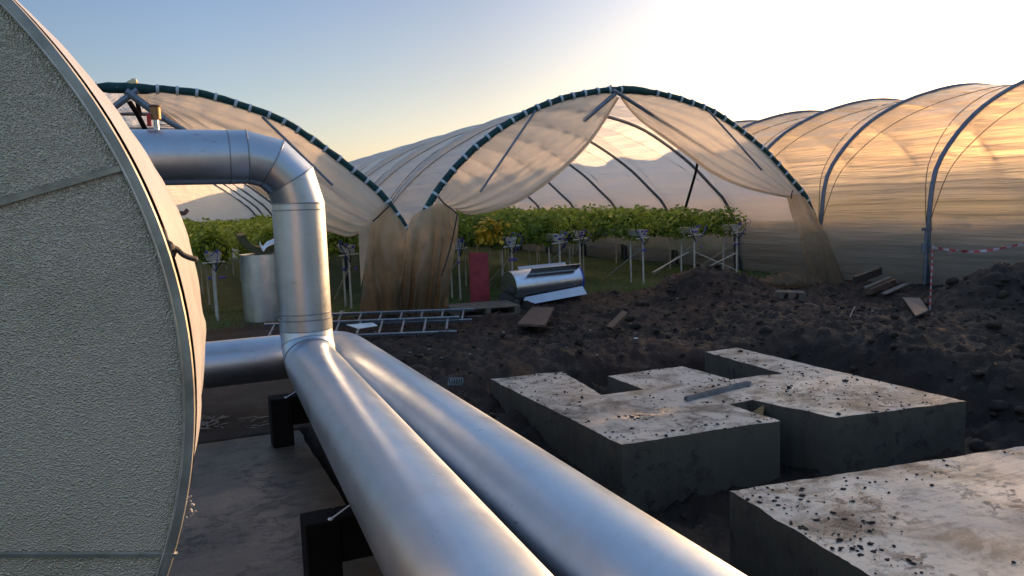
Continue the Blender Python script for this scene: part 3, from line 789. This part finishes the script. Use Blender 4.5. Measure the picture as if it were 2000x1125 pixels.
# rope hanging by the inner hoop of the middle tunnel
m = MB(); m.tube([at_y(1365, 305, D0+1.6), at_y(1358, 340, D0+1.6), at_y(1337, 412, D0+1.6)], .028, 8); m.build('hanging_strap', M['black'], t2)
# knots of yellow plastic over the ridge
m = MB()
for (x, y, r_) in [(255, 164, .05), (262, 160, .06), (248, 167, .03)]: m.rock(at_y(x, y, D0), r_, x, 1.)
m.build('ridge_knot', M['fan'], t1)
m = MB()
for (x, y, r_) in [(1193, 168, .035), (1222, 171, .035), (1230, 173, .03)]: m.rock(at_y(x, y, D0), r_, x, 1.)
m.build('ridge_knot', M['fan'], t2)

def drape(parent, A, B, Ya, Yb, nu, nv, folds, amp, name, mat, seed=0, bulge=.0, yexp=1.):
    """film between two surveyed outlines A (top) and B (bottom), folds running from A to B"""
    a_ = spline([at_y(x, y, Ya) if not isinstance(Ya, (list, tuple)) else at_y(x, y, Ya[i]) for i, (x, y) in enumerate(A)], nu)
    b_ = spline([at_y(x, y, Yb) if not isinstance(Yb, (list, tuple)) else at_y(x, y, Yb[i]) for i, (x, y) in enumerate(B)], nu)
    rows = []
    for j in range(nv):
        v = j/(nv-1); row = []
        for i in range(nu):
            u = i/(nu-1); p = a_[i].lerp(b_[i], v)
            f = amp*(.25+.75*v)*(math.sin(2*math.pi*(folds*u+.6*nz(u*3, v*1.5, seed)*2)+seed) + .6*nz(u*folds*2.7, v*2, seed+5) + .5*nz(u*7, v*6, seed+9))
            p = p+Vector((.25*f, f-bulge*math.sin(math.pi*v), 0)); row.append(p)
        rows.append(row)
    return MB().grid(rows).build(name, mat, parent, angle=None)
def curtain(parent, A, B, Yb, seed, nu=90, nv=50, amp=.05, hem=.05, bl=.2):
    a_ = spline([at_y(x, y, D0-.02) for x, y in A], nu); b_ = spline([at_y(x, y, Yb) for x, y in B], nu); rows = []
    for j in range(nv):
        v = j/(nv-1); row = []
        for i in range(nu):
            u = i/(nu-1); p = a_[i].lerp(b_[i], v)
            w = sm(v, 0, .25)
            # soft folds that run towards the gather, stronger near the free edge
            f = amp*w*((.35+.65*v)*math.sin(9*v**1.5*2*math.pi*.5+u*2.5+seed)*(.4+u*.6) + .5*nz(u*3+seed, v*8, 1) + .25*nz(u*9, v*14, seed))
            row.append(p+Vector((.3*f, f-bl*math.sin(math.pi*v)*math.sin(math.pi*min(1, u*1.02)), 0)))
        rows.append(row)
    o = MB().grid(rows).build('curtain', M['curtain'], parent, angle=None)
    m = MB(); pts = [rows[-1][i]+Vector((0, 0, .01)) for i in range(0, nu, 2)]
    m.tube(pts, [hem*(.5+.5*math.sin(math.pi*min(1, (k+1)/len(pts)))+.15*nz(k*.5, seed)) for k in range(len(pts))], 8); m.build('curtain_hem', M['curtain'], o, angle=None)
    o.children[0].matrix_parent_inverse = Matrix()
    return o
curtain(t2, [(1200, 180), (1160, 183), (1110, 194), (1045, 218), (985, 250), (925, 297), (880, 347), (856, 385), (846, 402)],
        [(1207, 192), (1165, 258), (1130, 300), (1085, 342), (1040, 376), (1000, 398), (955, 413), (915, 418), (886, 406)], D0+.1, 1, hem=.035)
curtain(t2, [(1206, 180), (1245, 183), (1290, 189), (1335, 200), (1380, 217), (1440, 254), (1500, 303), (1540, 350), (1566, 383)],
        [(1214, 192), (1236, 220), (1262, 243), (1300, 270), (1345, 302), (1395, 338), (1450, 364), (1500, 378), (1540, 386)], D0+.1, 4, hem=.035)
curtain(t1, [(262, 178), (330, 181), (400, 190), (470, 210), (550, 240), (620, 285), (680, 330), (735, 378), (768, 418)],
        [(268, 192), (330, 230), (400, 290), (470, 345), (540, 395), (610, 437), (655, 455), (688, 461), (718, 442)], D0+.1, 7, amp=.06, hem=.03)
# tied back film hanging to the ground between the tunnels
drape(t1, [(722, 440), (738, 420), (756, 402), (772, 418), (800, 455)], [(702, 612), (725, 614), (750, 615), (780, 610), (805, 616)], 11.8, 11.75, 90, 60, 1.8, .09, 'tied_drape', M['dirty'], 2)
drape(t1, [(700, 330+115), (712, 440), (735, 408), (760, 398), (790, 440)], [(705, 560), (715, 520), (735, 480), (765, 470), (800, 480)], 11.95, 11.9, 30, 20, 2.5, .02, 'curtain_gather', M['curtain'], 5)
drape(t2, [(792, 470), (802, 430), (822, 412), (850, 404), (880, 404), (895, 430)], [(770, 614), (800, 617), (820, 622), (838, 624), (862, 624), (870, 622)], 11.65, 11.6, 130, 70, 3.2, .10, 'tied_drape', M['dirty'], 8)
drape(t2, [(838, 403), (855, 398), (872, 400), (884, 408), (896, 418)], [(868, 470), (874, 468), (880, 470), (886, 472), (893, 478)], 11.62, 11.55, 30, 20, 2.5, .03, 'curtain_gather', M['dirty'], 3)
# right hand drape
drape(t2, [(1536, 384), (1548, 380), (1560, 380), (1574, 388), (1580, 398)], [(1562, 470), (1572, 462), (1585, 456), (1600, 452), (1612, 452)], 11.8, 11.6, 50, 30, 2.5, .04, 'tied_drape', M['dirty'], 12)
drape(t2, [(1562, 468), (1572, 460), (1585, 454), (1600, 450), (1612, 450)], [(1588, 552), (1600, 560), (1618, 562), (1636, 561), (1650, 554)], 11.6, [10.9, 10.8, 10.7, 10.6, 10.7], 60, 40, 3.5, .05, 'tied_drape', M['dirty'], 13)
m = MB(); c_ = at_z(1545, 546, .35)
a_ = [at_y(x, y, 11.0) for x, y in [(1482, 548), (1500, 538), (1520, 534), (1545, 530), (1570, 534), (1592, 540)]]; b_ = [at_y(x, y, 10.6) for x, y in [(1488, 556), (1505, 560), (1525, 562), (1548, 563), (1572, 564), (1600, 566)]]
rows = []
for j in range(14):
    v = j/13; sa_ = spline(a_, 60); sb_ = spline(b_, 60); rows.append([sa_[i].lerp(sb_[i], v)+Vector((0, -.15*math.sin(math.pi*v), .07*nz(i*.25, v*3)+.03*nz(i*.8, v*5))) for i in range(60)])
m.grid(rows); m.build('film_heap', M['dirty'], t2, angle=None)
# ties holding the curtains
for t, pts in ((t2, [(856, 384), (868, 398), (882, 408), (895, 420)]), (t1, [(765, 398), (750, 412), (738, 424), (728, 432)]), (t2, [(893, 420), (885, 460), (875, 500), (862, 540)]), (t2, [(1548, 372), (1546, 380), (1545, 388)])):
    MB().tube(spline([at_y(x, y, 11.5) for x, y in pts], 14), .012, 6).build('tie_cord', M['rope'], t, angle=None)

# ------------------------------------------------------------------ strawberry tables
def foliage(L, y0, dens, seed, w=.34, zc=1.22, h=.29, size=.055):
    r = random.Random(seed); m = MB(); n = int(L*dens)
    for _ in range(n):
        y = y0+r.random()*L
        if nz(y*2.7, seed, 7) < -.12 and r.random() < .75: continue
        a_ = r.uniform(0, 2*math.pi); k = math.sqrt(r.random())
        lump = 1+.6*nz(y*2.2, seed)+.35*nz(y*6, seed, 3)
        x = math.cos(a_)*w*k*lump; z = zc+math.sin(a_)*h*k*lump + (-.06 if abs(x) > .2 else 0)
        s = size*r.uniform(.6, 1.35)
        n_ = Vector((math.cos(a_)*.8+r.gauss(0, .5), r.gauss(0, .6), math.sin(a_)*.8+.5+r.gauss(0, .4))).normalized()
        u = n_.orthogonal().normalized(); v = n_.cross(u); q = r.random()*6.28
        u, v = u*math.cos(q)+v*math.sin(q), v*math.cos(q)-u*math.sin(q)
        c_ = Vector((x, y, z))
        # one leaflet, folded along its midrib
        m.add([c_-u*s, c_-v*s*.7+n_*s*.2, c_+u*s*1.1, c_+v*s*.7+n_*s*.2], [(0, 1, 2), (0, 2, 3)])
    return m
MODL = BAY
mods = [foliage(MODL, 0, d, 5+i, size=sz) for i, (d, sz) in enumerate([(1350, .046), (1250, .046), (600, .058), (360, .075)])]
mesh_fol = []
for i, mm in enumerate(mods):
    me = bpy.data.meshes.new('foliage'); me.from_pydata(mm.v, [], mm.f); me.materials.append(M['leaf']); mesh_fol.append(me)
def table(x, y0, nmod, label, ends=True, big=True, group='rows of strawberry tables inside the tunnels'):
    t = thing('strawberry_table', label, 'strawberry table', (x, y0, 0), group)
    L = nmod*MODL
    m = MB(); pf = [(-.13, 1.10), (-.10, .98), (-.03, .965), (.03, .965), (.10, .98), (.13, 1.10), (.11, 1.11), (-.11, 1.11)]
    m.rings([[Vector((x+a_, y, z)) for a_, z in pf] for y in (y0, y0+L)]); m.build('tray', M['tray'], t, angle=40)
    posts = [0, .45] + [BAY*k for k in range(1, nmod+1)]
    for i, d in enumerate(posts):
        if i > 7: break
        m = MB(); lean = .03*nz(x*3, d); m.tube([(x+lean, y0+d, -.1), (x, y0+d, .97)], (.018 if i < 2 else .015), 8); m.build('leg', M['post'], t)
        if i in (0, 2): MB().tube([(x-.17, y0+d-.02, .93+.02*nz(x, 5)), (x+.17, y0+d-.02, .95)], .016, 8).build('crossbar', M['post'], t)
    if ends:
        MB().tube([(x+.02, y0+.02, .75), (x+.02, y0+1.5, .02)], .018, 6).build('brace', M['post'], t)
        for k in range(3):
            q = Vector((x+rnd.uniform(-.2, .2), y0-.08, 1.08+rnd.uniform(-.06, .1))); mm = MB()
            mm.tube(spline([q, q+Vector((rnd.uniform(-.12, .12), -.03, .1)), q+Vector((rnd.uniform(-.2, .2), -.05, -.02)), Vector((x+.02, y0-.03, .8))], 12), .007, 6)
            mm.build('drip_hose', [M['blue'], M['black'], M['black']][k], t)
        for k in range(5):
            q = Vector((x+rnd.uniform(-.14, .14), y0-.06, rnd.choice([1.02, 1.08, 1.12, .7]))); MB().box(q, (.045, .04, .04), None, .008).build('hose_fitting', M['blue'] if k % 2 else M['purple'], t)
    for k in range(nmod):
        me = mesh_fol[min(3, (k if big else k+2))] if k > 1 or not big else mesh_fol[k]
        o = bpy.data.objects.new('foliage', me); col.objects.link(o); o.location = (0, BAY*k, 0); o.parent = t
        o.scale = (1 if int(x*7+k) % 2 else -1, 1, 1+.10*nz(x*3, k*1.7)); 
    return t
names2 = ['strawberry table behind the leaning red board, the row nearest the tied brown film', 'strawberry table with leaves coloured sunlit yellow at its end', 'strawberry table above the foil roll', 'strawberry table whose end leg stands right of the foil roll', 'strawberry table in the middle of the open mouth', 'strawberry table with long diagonal prop at its end', 'strawberry table at the right edge of the open mouth, next to the film wall']
for i, (x, y0) in enumerate([(4.86, 13.25), (5.85, 13.1), (6.95, 13.3), (7.9, 14.2), (8.85, 13.3), (10.05, 13.2), (11.25, 13.3)]):
    tb = table(x, y0, 12, names2[i])
# x brace at the right end rows
for a_, b_ in (((1352, 490), (1438, 528)), ((1375, 525), (1438, 494)), ((1275, 532), (1345, 492))):
    MB().tube([at_y(*a_, 13.35), at_y(*b_, 13.35)], .014, 6).build('prop', M['post'], tb)
mm = foliage(.7, 13.0, 420, 44, w=.32, size=.06)
o = MB().add([(v[0]+5.55, v[1], v[2]) for v in mm.v], mm.f).build('sunlit_plants', M['leafy'], None, smooth=False, angle=None)
tag(o, 'clump of leaves coloured sunlit yellow and orange at the end of a strawberry table', 'plants', kind='stuff')
for i, x in enumerate([-.35, .72, 1.75, 2.9]):
    table(x, 13.4, 7, ['strawberry table in the left tunnel furthest left, behind the tank edge', 'strawberry table in the left tunnel just left of the upright foil cylinder', 'strawberry table in the left tunnel behind the pipe riser', 'strawberry table in the left tunnel seen between the riser and the brown hanging film'][i])
for i, x in enumerate([13.6, 15.2, 16.8]):
    table(x, 3.5, 15, ['strawberry table inside the right tunnel, dark behind its side film', 'strawberry table inside the right tunnel, second row from the film wall', 'strawberry table inside the right tunnel, along the middle'][i], ends=False, big=False)
# grass between the rows
gr = MB(); rnd.seed(5)
for _ in range(9000):
    x, y = (rnd.uniform(3.6, 12), 12.2+rnd.random()**1.5*7) if rnd.random() < .8 else (rnd.uniform(-.5, 3.5), 12.2+rnd.random()*3)
    if nz(x*1.1, y*1.1, 4) < -.15: continue
    z = ground(x, y, False)+.0; h = rnd.uniform(.04, .14); a_ = rnd.random()*6.28; d = Vector((math.cos(a_), math.sin(a_), 0)); e = Vector((-d.y, d.x, 0))*.006
    b_ = Vector((x, y, z-.01)); gr.add([b_-e, b_+e, b_+d*h*.5+Vector((0, 0, h))], [(0, 1, 2)])
tag(gr.build('grass', M['grass'], smooth=False), 'short green grass between the table legs inside the tunnels', 'grass', kind='stuff')
# pale film strip hanging low behind the last row of tables
sk = MB(); sk.grid([[(11.98+.04*nz(i*.5, j), 14.6+i*.3, .93-(.42+.10*abs(math.sin(i*.19))+.05*nz(i*.4, 9))*j/5) for j in range(6)] for i in range(86)])
tag(sk.build('hanging_strip', simple('pale_film', (.74, .74, .72), .5, 0, .15, 3, .4, 9), angle=None), 'pale film strip hanging low behind the last row of tables, along the side wall', 'film sheet')

# ------------------------------------------------------------------ things lying about
def rotz(a_): return Matrix.Rotation(a_, 3, 'Z')
def ladder(label, A, B, w, n, tilt=0):
    A, B = Vector(A), Vector(B); d = (B-A).normalized(); s = Vector((-d.y, d.x, 0)).normalized()+Vector((0, 0, tilt)); s.normalize(); L = (B-A).length
    t = thing('ladder', label, 'ladder', A, 'aluminium ladders lying on the ground')
    ang = math.atan2(d.y, d.x); up = d.cross(s)
    Mx = Matrix((d, s, up)).transposed()
    for k in (0, 1): MB().box((A+B)/2+s*w*k, (L, .03, .045), Mx, .004).build('rail', M['alu'], t, angle=30)
    for k in range(n): p = A+d*(L*(k+.5)/n); MB().tube([p+s*.01, p+s*(w-.01)], .016, 8).build('rung', M['alu'], t)
    return t
ladder('aluminium ladder lying behind the riser, the front one of two', (1.02, 10.6, .06), (3.40, 9.45, .08), .36, 9, .42)
ladder('aluminium ladder lying under the brown film, the rear one of two', (1.75, 11.15, .10), (3.85, 10.05, .12), .30, 8, .4)
m = MB(); c_ = at_z(708, 636, .2); p4 = [at_z(x, y, z) for x, y, z in [(676, 634, .2), (700, 642, .17), (738, 636, .21), (728, 630, .24)]]; m.grid([[p4[0], p4[1]], [p4[3], p4[2]]]); m.grid([[p-Vector((0, 0, .004)) for p in (p4[0], p4[3])], [p-Vector((0, 0, .004)) for p in (p4[1], p4[2])]])
tag(m.build('paper_scrap', M['white'], smooth=False), 'white folded scrap lying on the ladder', 'scrap')
# upright foil cylinder with a shell of insulation on top
fx, fy = 1.47, 13.0
fc = MB(); rr = []
for z in [0, .02, .2, .4, .6, .8, 1.0, 1.06]: rr.append([Vector((fx+math.cos(2*math.pi*k/48)*(.38+.012*nz(k*.8, z*.7)), fy+math.sin(2*math.pi*k/48)*(.38+.012*nz(k*.8, z*.7)), z)) for k in range(48)])
fc.rings(rr); tag(fc.build('foil_roll', M['foil'], angle=50), 'upright silver foil roll of insulation left of the pipe riser', 'insulation roll')
def shell(name, label, cen, axis_, rin, rout, L, a0, a1, mat, mat2=None, cat='pipe insulation'):
    ax = Vector(axis_).normalized(); u = Vector((0, 0, 1)); u = (u-ax*u.dot(ax)).normalized(); v = ax.cross(u); m = MB(); n = 20; c_ = Vector(cen)
    prof = [(rin, a0+(a1-a0)*k/n) for k in range(n+1)]+[(rout, a1-(a1-a0)*k/n) for k in range(n+1)]
    m.rings([[c_+ax*s+(u*math.cos(a_)+v*math.sin(a_))*r_ for r_, a_ in prof] for s in (-L/2, L/2)])
    o = m.build(name, mat, angle=40); return tag(o, label, cat)
shell('insulation_shell', 'olive half shell of pipe insulation lying open side up on the upright roll', (fx-.05, fy-.1, 1.06+.37), (0, 1, .05), .25, .36, .5, R(92), R(262), M['wool'])
sp_ = MB(); q_ = spline([(fx-.1, fy-.34, 1.24), (fx-.06, fy-.36, 1.15), (fx+.0, fy-.37, 1.22), (fx+.12, fy-.36, 1.27), (fx+.22, fy-.36, 1.36)], 14); sp_.grid([[p+Vector((0, 0, .04+.02*nz(i, 1))) for i, p in enumerate(q_)], q_, [p+Vector((0, -.03, -.04)) for p in q_]])
tag(sp_.build('foil_scrap', M['foil'], angle=None), 'crumpled foil scrap inside the olive insulation shell', 'scrap')
shell('sheet_offcut', 'curved grey sheet offcut leaning beside the tank', at_y(400, 585, 12.4), (0, .3, 1), .42, .43, .35, R(215), R(275), M['sheetm'], cat='metal sheet')
# red board
rb = MB(); rb.box((5.0, 12.62, .43), (.36, .03, .92), Matrix.Rotation(R(-9), 3, 'X') @ Matrix.Rotation(R(4), 3, 'Y'), .006)
tag(rb.build('red_board', M['red'], angle=30), 'dull red board leaning upright against a strawberry table', 'board')
# pallet
def pallet(label, c_, ang, L=1.1, W=.9, tilt=0., nb=5, mt='wood'):
    c_ = Vector(c_); t = thing('pallet', label, 'pallet', c_); Mx = rotz(ang) @ Matrix.Rotation(tilt, 3, 'Y')
    for k in range(nb): MB().box(c_+Mx @ Vector((0, -W/2+W*(k+.5)/nb, .115)), (L, W/nb*.8, .02), Mx, .003).build('deck_board', M[mt], t, angle=30)
    for k in range(3): MB().box(c_+Mx @ Vector((-L/2+.05+(L-.1)*k/2, 0, .06)), (.09, W*.98, .088), Mx, .004).build('bearer', M[mt], t, angle=30)
    for k in range(2): MB().box(c_+Mx @ Vector((0, -W/2+.05+(W-.1)*k, .006)), (L, .09, .018), Mx, .003).build('bottom_board', M[mt], t, angle=30)
    return t
pallet('grey wooden pallet lying flat below the red board', (4.52, 11.35, .02), R(-8), 1.05, .8)
def board(name, label, cor, th, mat):
    top = [Vector(p) for p in cor]; n_ = (top[1]-top[0]).cross(top[3]-top[0]).normalized()
    if n_.z < 0: n_ = -n_
    m = MB(); m.rings([[p-n_*th for p in top], top]); return tag(m.build(name, mat, smooth=False), label, 'board')
zb_ = lambda p, dz: Vector((p.x, p.y, dz))
board('brown_board', 'flat brown board lying on the mud below the foil roll', [at_z(1040, 599, .10), at_z(1082, 600, .12), at_z(1064, 635, .10), at_z(1010, 632, .07)], .03, M['woodbr'])
board('dark_plank', 'dark wet plank lying aslant on the soil heap', [at_z(1216, 606, .20), at_z(1226, 610, .20), at_z(1196, 640, .10), at_z(1184, 637, .10)], .04, M['wooddk'])
# foil roll lying down with shells
lr = thing('foil_roll', 'shiny foil faced insulation roll lying on its side below the tables', 'insulation roll', (5.9, 11.9, .05))
ax0, ax1 = Vector((5.22, 11.85, .33)), Vector((6.55, 11.98, .36)); m = MB(); axd = (ax1-ax0)
pts = [ax0+axd*(k/10) for k in range(11)]; m.tube(pts, [.27+.004*nz(k, 3) for k in range(11)], 40); m.build('foil_jacket', M['foil'], lr, angle=50)
u_ = axd.normalized(); m = MB(); m.tube([ax0-u_*.012, ax0-u_*.002], [.24, .262], 32); m.build('wool_end', M['wool'], lr)
m = MB(); m.tube([ax1-u_*.02, ax1+u_*.012], [.274, .274], 32); m.build('end_trim', M['blue'], lr)
shell('insulation_shell', 'silver half shell trough resting on top of the lying foil roll', (5.95, 11.8, .83), (1, .06, .02), .30, .315, .95, R(125), R(235), M['sheetm'])
board('sheet_offcut', 'bent sheet metal offcut in front of the lying foil roll', [Vector((5.36, 11.60, .17)), Vector((6.52, 11.66, .27)), Vector((6.55, 11.56, .14)), Vector((5.33, 11.50, .05))], .006, M['galv'])
wl = MB(); rnd.seed(9)
ICO = ICO1
for (x, y, r_) in [(998, 570, .11), (990, 585, .13), (1005, 592, .12), (985, 596, .09), (1008, 578, .10)]: wl.rock(at_y(x, y, 11.7), r_, x*.1, .9)
ICO = ICO0
tag(wl.build('wool_scrap', M['wooldark'], angle=None), 'grey lump of torn insulation wool at the left end of the lying foil roll', 'insulation scrap')
board('foil_scrap', 'small bright foil piece left of the lying roll', [at_y(980, 556, 12.1), at_y(1001, 556, 12.1), at_y(998, 567, 11.9), at_y(985, 567, 11.9)], .02, M['foil'])
# right side: timbers, board, small pallet
def beam(p, q, w, h, mt, name, label, grp=None):
    p, q = Vector(p), Vector(q); d = (q-p).normalized(); s = Vector((-d.y, d.x, 0)).normalized(); up = d.cross(s)
    if up.z < 0: up = -up
    o = MB().box((p+q)/2, ((q-p).length, w, h), Matrix((d, s, up)).transposed(), .004).build(name, M[mt], angle=30); return tag(o, label, 'timber', grp)
G = 'timbers by the film wall'
def hit(x, y, up=0.):
    d = ray(x, y); q = 3.
    while q < 25:
        p = CAM+d*q
        if p.z < ground(p.x, p.y)+up: return p
        q += .02
    return p
B0 = hit(1700, 588)+Vector((0, 0, .07)); B1 = B0+Vector((1.05, .42, .06))
def bm(dx, dy, z, w, h, mt, label, l0=0., l1=0.):
    sd_ = Vector((dx, dy, z)); beam(B0+sd_-(B1-B0)*l0, B1+sd_+(B1-B0)*l1, w, h, mt, 'timber', label, G)
bm(.0, .30, .24, .06, .13, 'wooddk', 'dark timber at the top of the pile by the film wall', .02, .0)
bm(.02, .12, .13, .05, .035, 'woodlt', 'pale timber edge in the middle of the pile by the film wall')
bm(.05, .10, .06, .10, .09, 'woodbr', 'brown timber at the bottom of the pile by the film wall', -.04, .03)
bm(.18, -.08, .03, .10, .022, 'woodlt', 'thin pale lath lying lowest in the pile by the film wall', -.05, .0)
gz = lambda x, y, d=0: Vector((x, y, ground(x, y)+d))
board('grey_board', 'flat grey board lying on the soil at the foot of the taped stake', [hit(1762, 580, .10), hit(1797, 582, .10), hit(1813, 606, .05), hit(1788, 616, .04), hit(1748, 606, .04)][:4], .02, simple('grey_sheet', (.06, .055, .06), .6))
pallet('small broken pallet half buried in the soil heap', hit(1542, 582)+Vector((0, 0, -.02)), R(-35), .42, .3, .05, 3, 'wood')
# stake and tape
sb = hit(1816, 606); stt = at_y(1822, 478, sb.y)
st_ = thing('marker_stake', 'thin stake wound with red and white tape on the soil mound', 'stake', sb)
MB().tube([sb-Vector((0, 0, .1)), stt], .009, 8).build('rod', M['tapew'], st_)
m = MB()
for k in range(9):
    c_ = sb.lerp(stt, .08+k*.1); m.tube([c_, c_+(stt-sb)*.045], .012, 8)
m.build('red_tape_wrap', M['taper'], st_)
tp = thing('barrier_tape', 'red and white barrier tape running right from the stake across the film wall', 'barrier tape', stt)
pt = spline([stt-Vector((0, 0, .03)), at_y(1860, 489, 6.6), at_y(1910, 491, 6.45), at_y(1960, 484, 6.2), at_y(2000, 476, 5.95), at_y(2060, 466, 5.6)], 61)
m = MB(); tw = lambda i: Vector((0, .012*math.sin(i*.3), .014+.004*nz(i*.4, 2)))
m.grid([[p-tw(k), p+tw(k)] for k, p in enumerate(pt)])
o = m.build('tape', [M['tapew'], M['taper']], tp, smooth=False)
for k, f in enumerate(o.data.polygons): f.material_index = (k//3) % 2
board('wood_scrap', 'splintered yellowish wood scrap stuck in the front notch of the slab', [Vector((4.22, 4.86, -.12)), Vector((4.30, 4.80, -.05)), Vector((4.44, 4.93, -.02)), Vector((4.34, 4.99, -.10))], .02, simple('fresh_wood', (.28, .17, .06), .8))
# steel angle on the slab
pa, pb = at_z(1336, 776, .03), at_z(1461, 744, .03); d_ = (pb-pa).normalized(); s_ = Vector((-d_.y, d_.x, 0)); m = MB()
for k in range(2):
    o_ = s_*(.028*k*-1)
    m.rings([[p+o_+s_*a_+Vector((0, 0, z_)) for a_, z_ in ((0, 0), (-.026, 0), (-.026, .004), (-.004, .004), (-.004, .03), (0, .03))] for p in (pa-Vector((0, 0, .024)), pb-Vector((0, 0, .024)))])
tag(m.build('steel_angle', M['alu'], smooth=False), 'pair of grey steel angle bars lying on the notched slab', 'metal bar')
# ribbed hose offcut
m = MB(); c_ = at_z(888, 752, -.02)
for k in range(6): q = c_+Vector((.02*k-.05, -.012*k, .04)); m.tube([q+Vector((math.sin(a_)*.008, math.cos(a_)*.035, math.sin(a_)*.035)) for a_ in [6.283*i/12 for i in range(12)]], .005, 5, closed=True)
tag(m.build('hose_offcut', simple('blue_grey_hose', (.16, .24, .30), .5), angle=None), 'short ribbed blue grey hose offcut behind the right pipe', 'hose')
for i, (x, y, lab) in enumerate([(1242, 662, 'white litter scrap on the dark soil behind the notched slab'), (1636+250, 530, 'tiny white scrap on top of the right soil mound'), (668, 612, 'grey plastic scrap lying right beside the riser')]):
    d = ray(x, y); s = 3.
    while s < 20:
        p = CAM+d*s
        if p.z < ground(p.x, p.y): break
        s += .03
    m = MB(); r_ = (.03, .025, .07)[i]; m.rock(p+Vector((0, 0, r_*.3)), r_, i*7, .4); tag(m.build('litter', [M['white'], M['white'], M['sheetm']][i], smooth=False), lab, 'litter')
for i, (x0, y0, x1, y1, lab) in enumerate([(1572, 597, 1600, 604, 'thin pale curved stick on the soil heap'), (1670, 603, 1660, 625, 'short pale stick standing out of the soil')]):
    pp = []
    for (x, y) in ((x0, y0), (x1, y1)):
        d = ray(x, y); s = 3.
        while s < 20:
            p = CAM+d*s
            if p.z < ground(p.x, p.y)+.02: break
            s += .03
        pp.append(p+Vector((0, 0, .03)))
    m = MB(); m.tube([pp[0], pp[0].lerp(pp[1], .5)+Vector((0, 0, .02)), pp[1]], .008, 6); tag(m.build('stick', M['woodlt']), lab, 'stick')

# ------------------------------------------------------------------ light
SUN_AZ, SUN_EL = R(63), R(11)
w = bpy.data.worlds.new('World'); scn.world = w; w.use_nodes = True; nt = w.node_tree; nt.nodes.clear()
sky = nt.nodes.new('ShaderNodeTexSky'); sky.sky_type = 'NISHITA'; sky.sun_disc = False; sky.sun_elevation = SUN_EL; sky.sun_rotation = SUN_AZ
sky.air_density = 1.0; sky.dust_density = 1.6; sky.ozone_density = 2.6
bg = nt.nodes.new('ShaderNodeBackground'); out = nt.nodes.new('ShaderNodeOutputWorld'); bg.inputs['Strength'].default_value = .100
tc = nt.nodes.new('ShaderNodeTexCoord'); sx = nt.nodes.new('ShaderNodeSeparateXYZ'); nt.links.new(tc.outputs['Generated'], sx.inputs[0])
rp_ = nt.nodes.new('ShaderNodeValToRGB'); e_ = rp_.color_ramp.elements; e_[0].position = 0.0; e_[0].color = (1.45, 1.14, 1.0, 1); e_[1].position = .42; e_[1].color = (1.36, 1.28, 1.24, 1); e2_ = rp_.color_ramp.elements.new(.75); e2_.color = (2.2, 1.92, 1.74, 1)
e2_ = rp_.color_ramp.elements.new(.15); e2_.color = (1.08, .93, .88, 1); e2_ = rp_.color_ramp.elements.new(.27); e2_.color = (.90, .85, .93, 1)
mm_ = nt.nodes.new('ShaderNodeMix'); mm_.data_type = 'RGBA'; mm_.blend_type = 'MULTIPLY'; mm_.inputs[0].default_value = 1
nt.links.new(sx.outputs['Z'], rp_.inputs[0]); nt.links.new(sky.outputs[0], mm_.inputs[6]); nt.links.new(rp_.outputs[0], mm_.inputs[7]); vd_ = nt.nodes.new('ShaderNodeVectorMath'); vd_.operation = 'DOT_PRODUCT'; nt.links.new(tc.outputs['Generated'], vd_.inputs[0]); vd_.inputs[1].default_value = (math.sin(SUN_AZ)*math.cos(SUN_EL), math.cos(SUN_AZ)*math.cos(SUN_EL), math.sin(SUN_EL))
rq_ = nt.nodes.new('ShaderNodeValToRGB'); rq_.color_ramp.elements[0].position = .52; rq_.color_ramp.elements[1].position = .92; rq_.color_ramp.elements[1].color = (1.05, .97, .84, 1); eq_ = rq_.color_ramp.elements.new(.76); eq_.color = (.94, .87, .80, 1)
rq_.color_ramp.elements[0].color = (1, 1, 1, 1); nt.links.new(vd_.outputs['Value'], rq_.inputs[0])
mn_ = nt.nodes.new('ShaderNodeMix'); mn_.data_type = 'RGBA'; mn_.blend_type = 'MULTIPLY'; mn_.inputs[0].default_value = 1; nt.links.new(mm_.outputs[2], mn_.inputs[6]); nt.links.new(rq_.outputs[0], mn_.inputs[7])
nt.links.new(mn_.outputs[2], bg.inputs[0]); nt.links.new(bg.outputs[0], out.inputs[0])
sd = bpy.data.lights.new('sun', 'SUN'); sd.energy = 4.6; sd.angle = R(.6); sd.color = (1, .60, .29)
so = bpy.data.objects.new('sun', sd); col.objects.link(so)
sv_ = Vector((math.sin(SUN_AZ)*math.cos(SUN_EL), math.cos(SUN_AZ)*math.cos(SUN_EL), math.sin(SUN_EL)))
so.rotation_mode = 'QUATERNION'; so.rotation_quaternion = sv_.to_track_quat('Z', 'Y'); so.location = sv_*50
scn.view_settings.view_transform = 'Standard'; scn.view_settings.look = 'None'; scn.view_settings.exposure = 0.98; scn.view_settings.gamma = 1
scn.render.engine = 'CYCLES'
scn.cycles.max_bounces = 14; scn.cycles.transparent_max_bounces = 16; scn.cycles.transmission_bounces = 12; scn.cycles.diffuse_bounces = 10; scn.cycles.glossy_bounces = 5
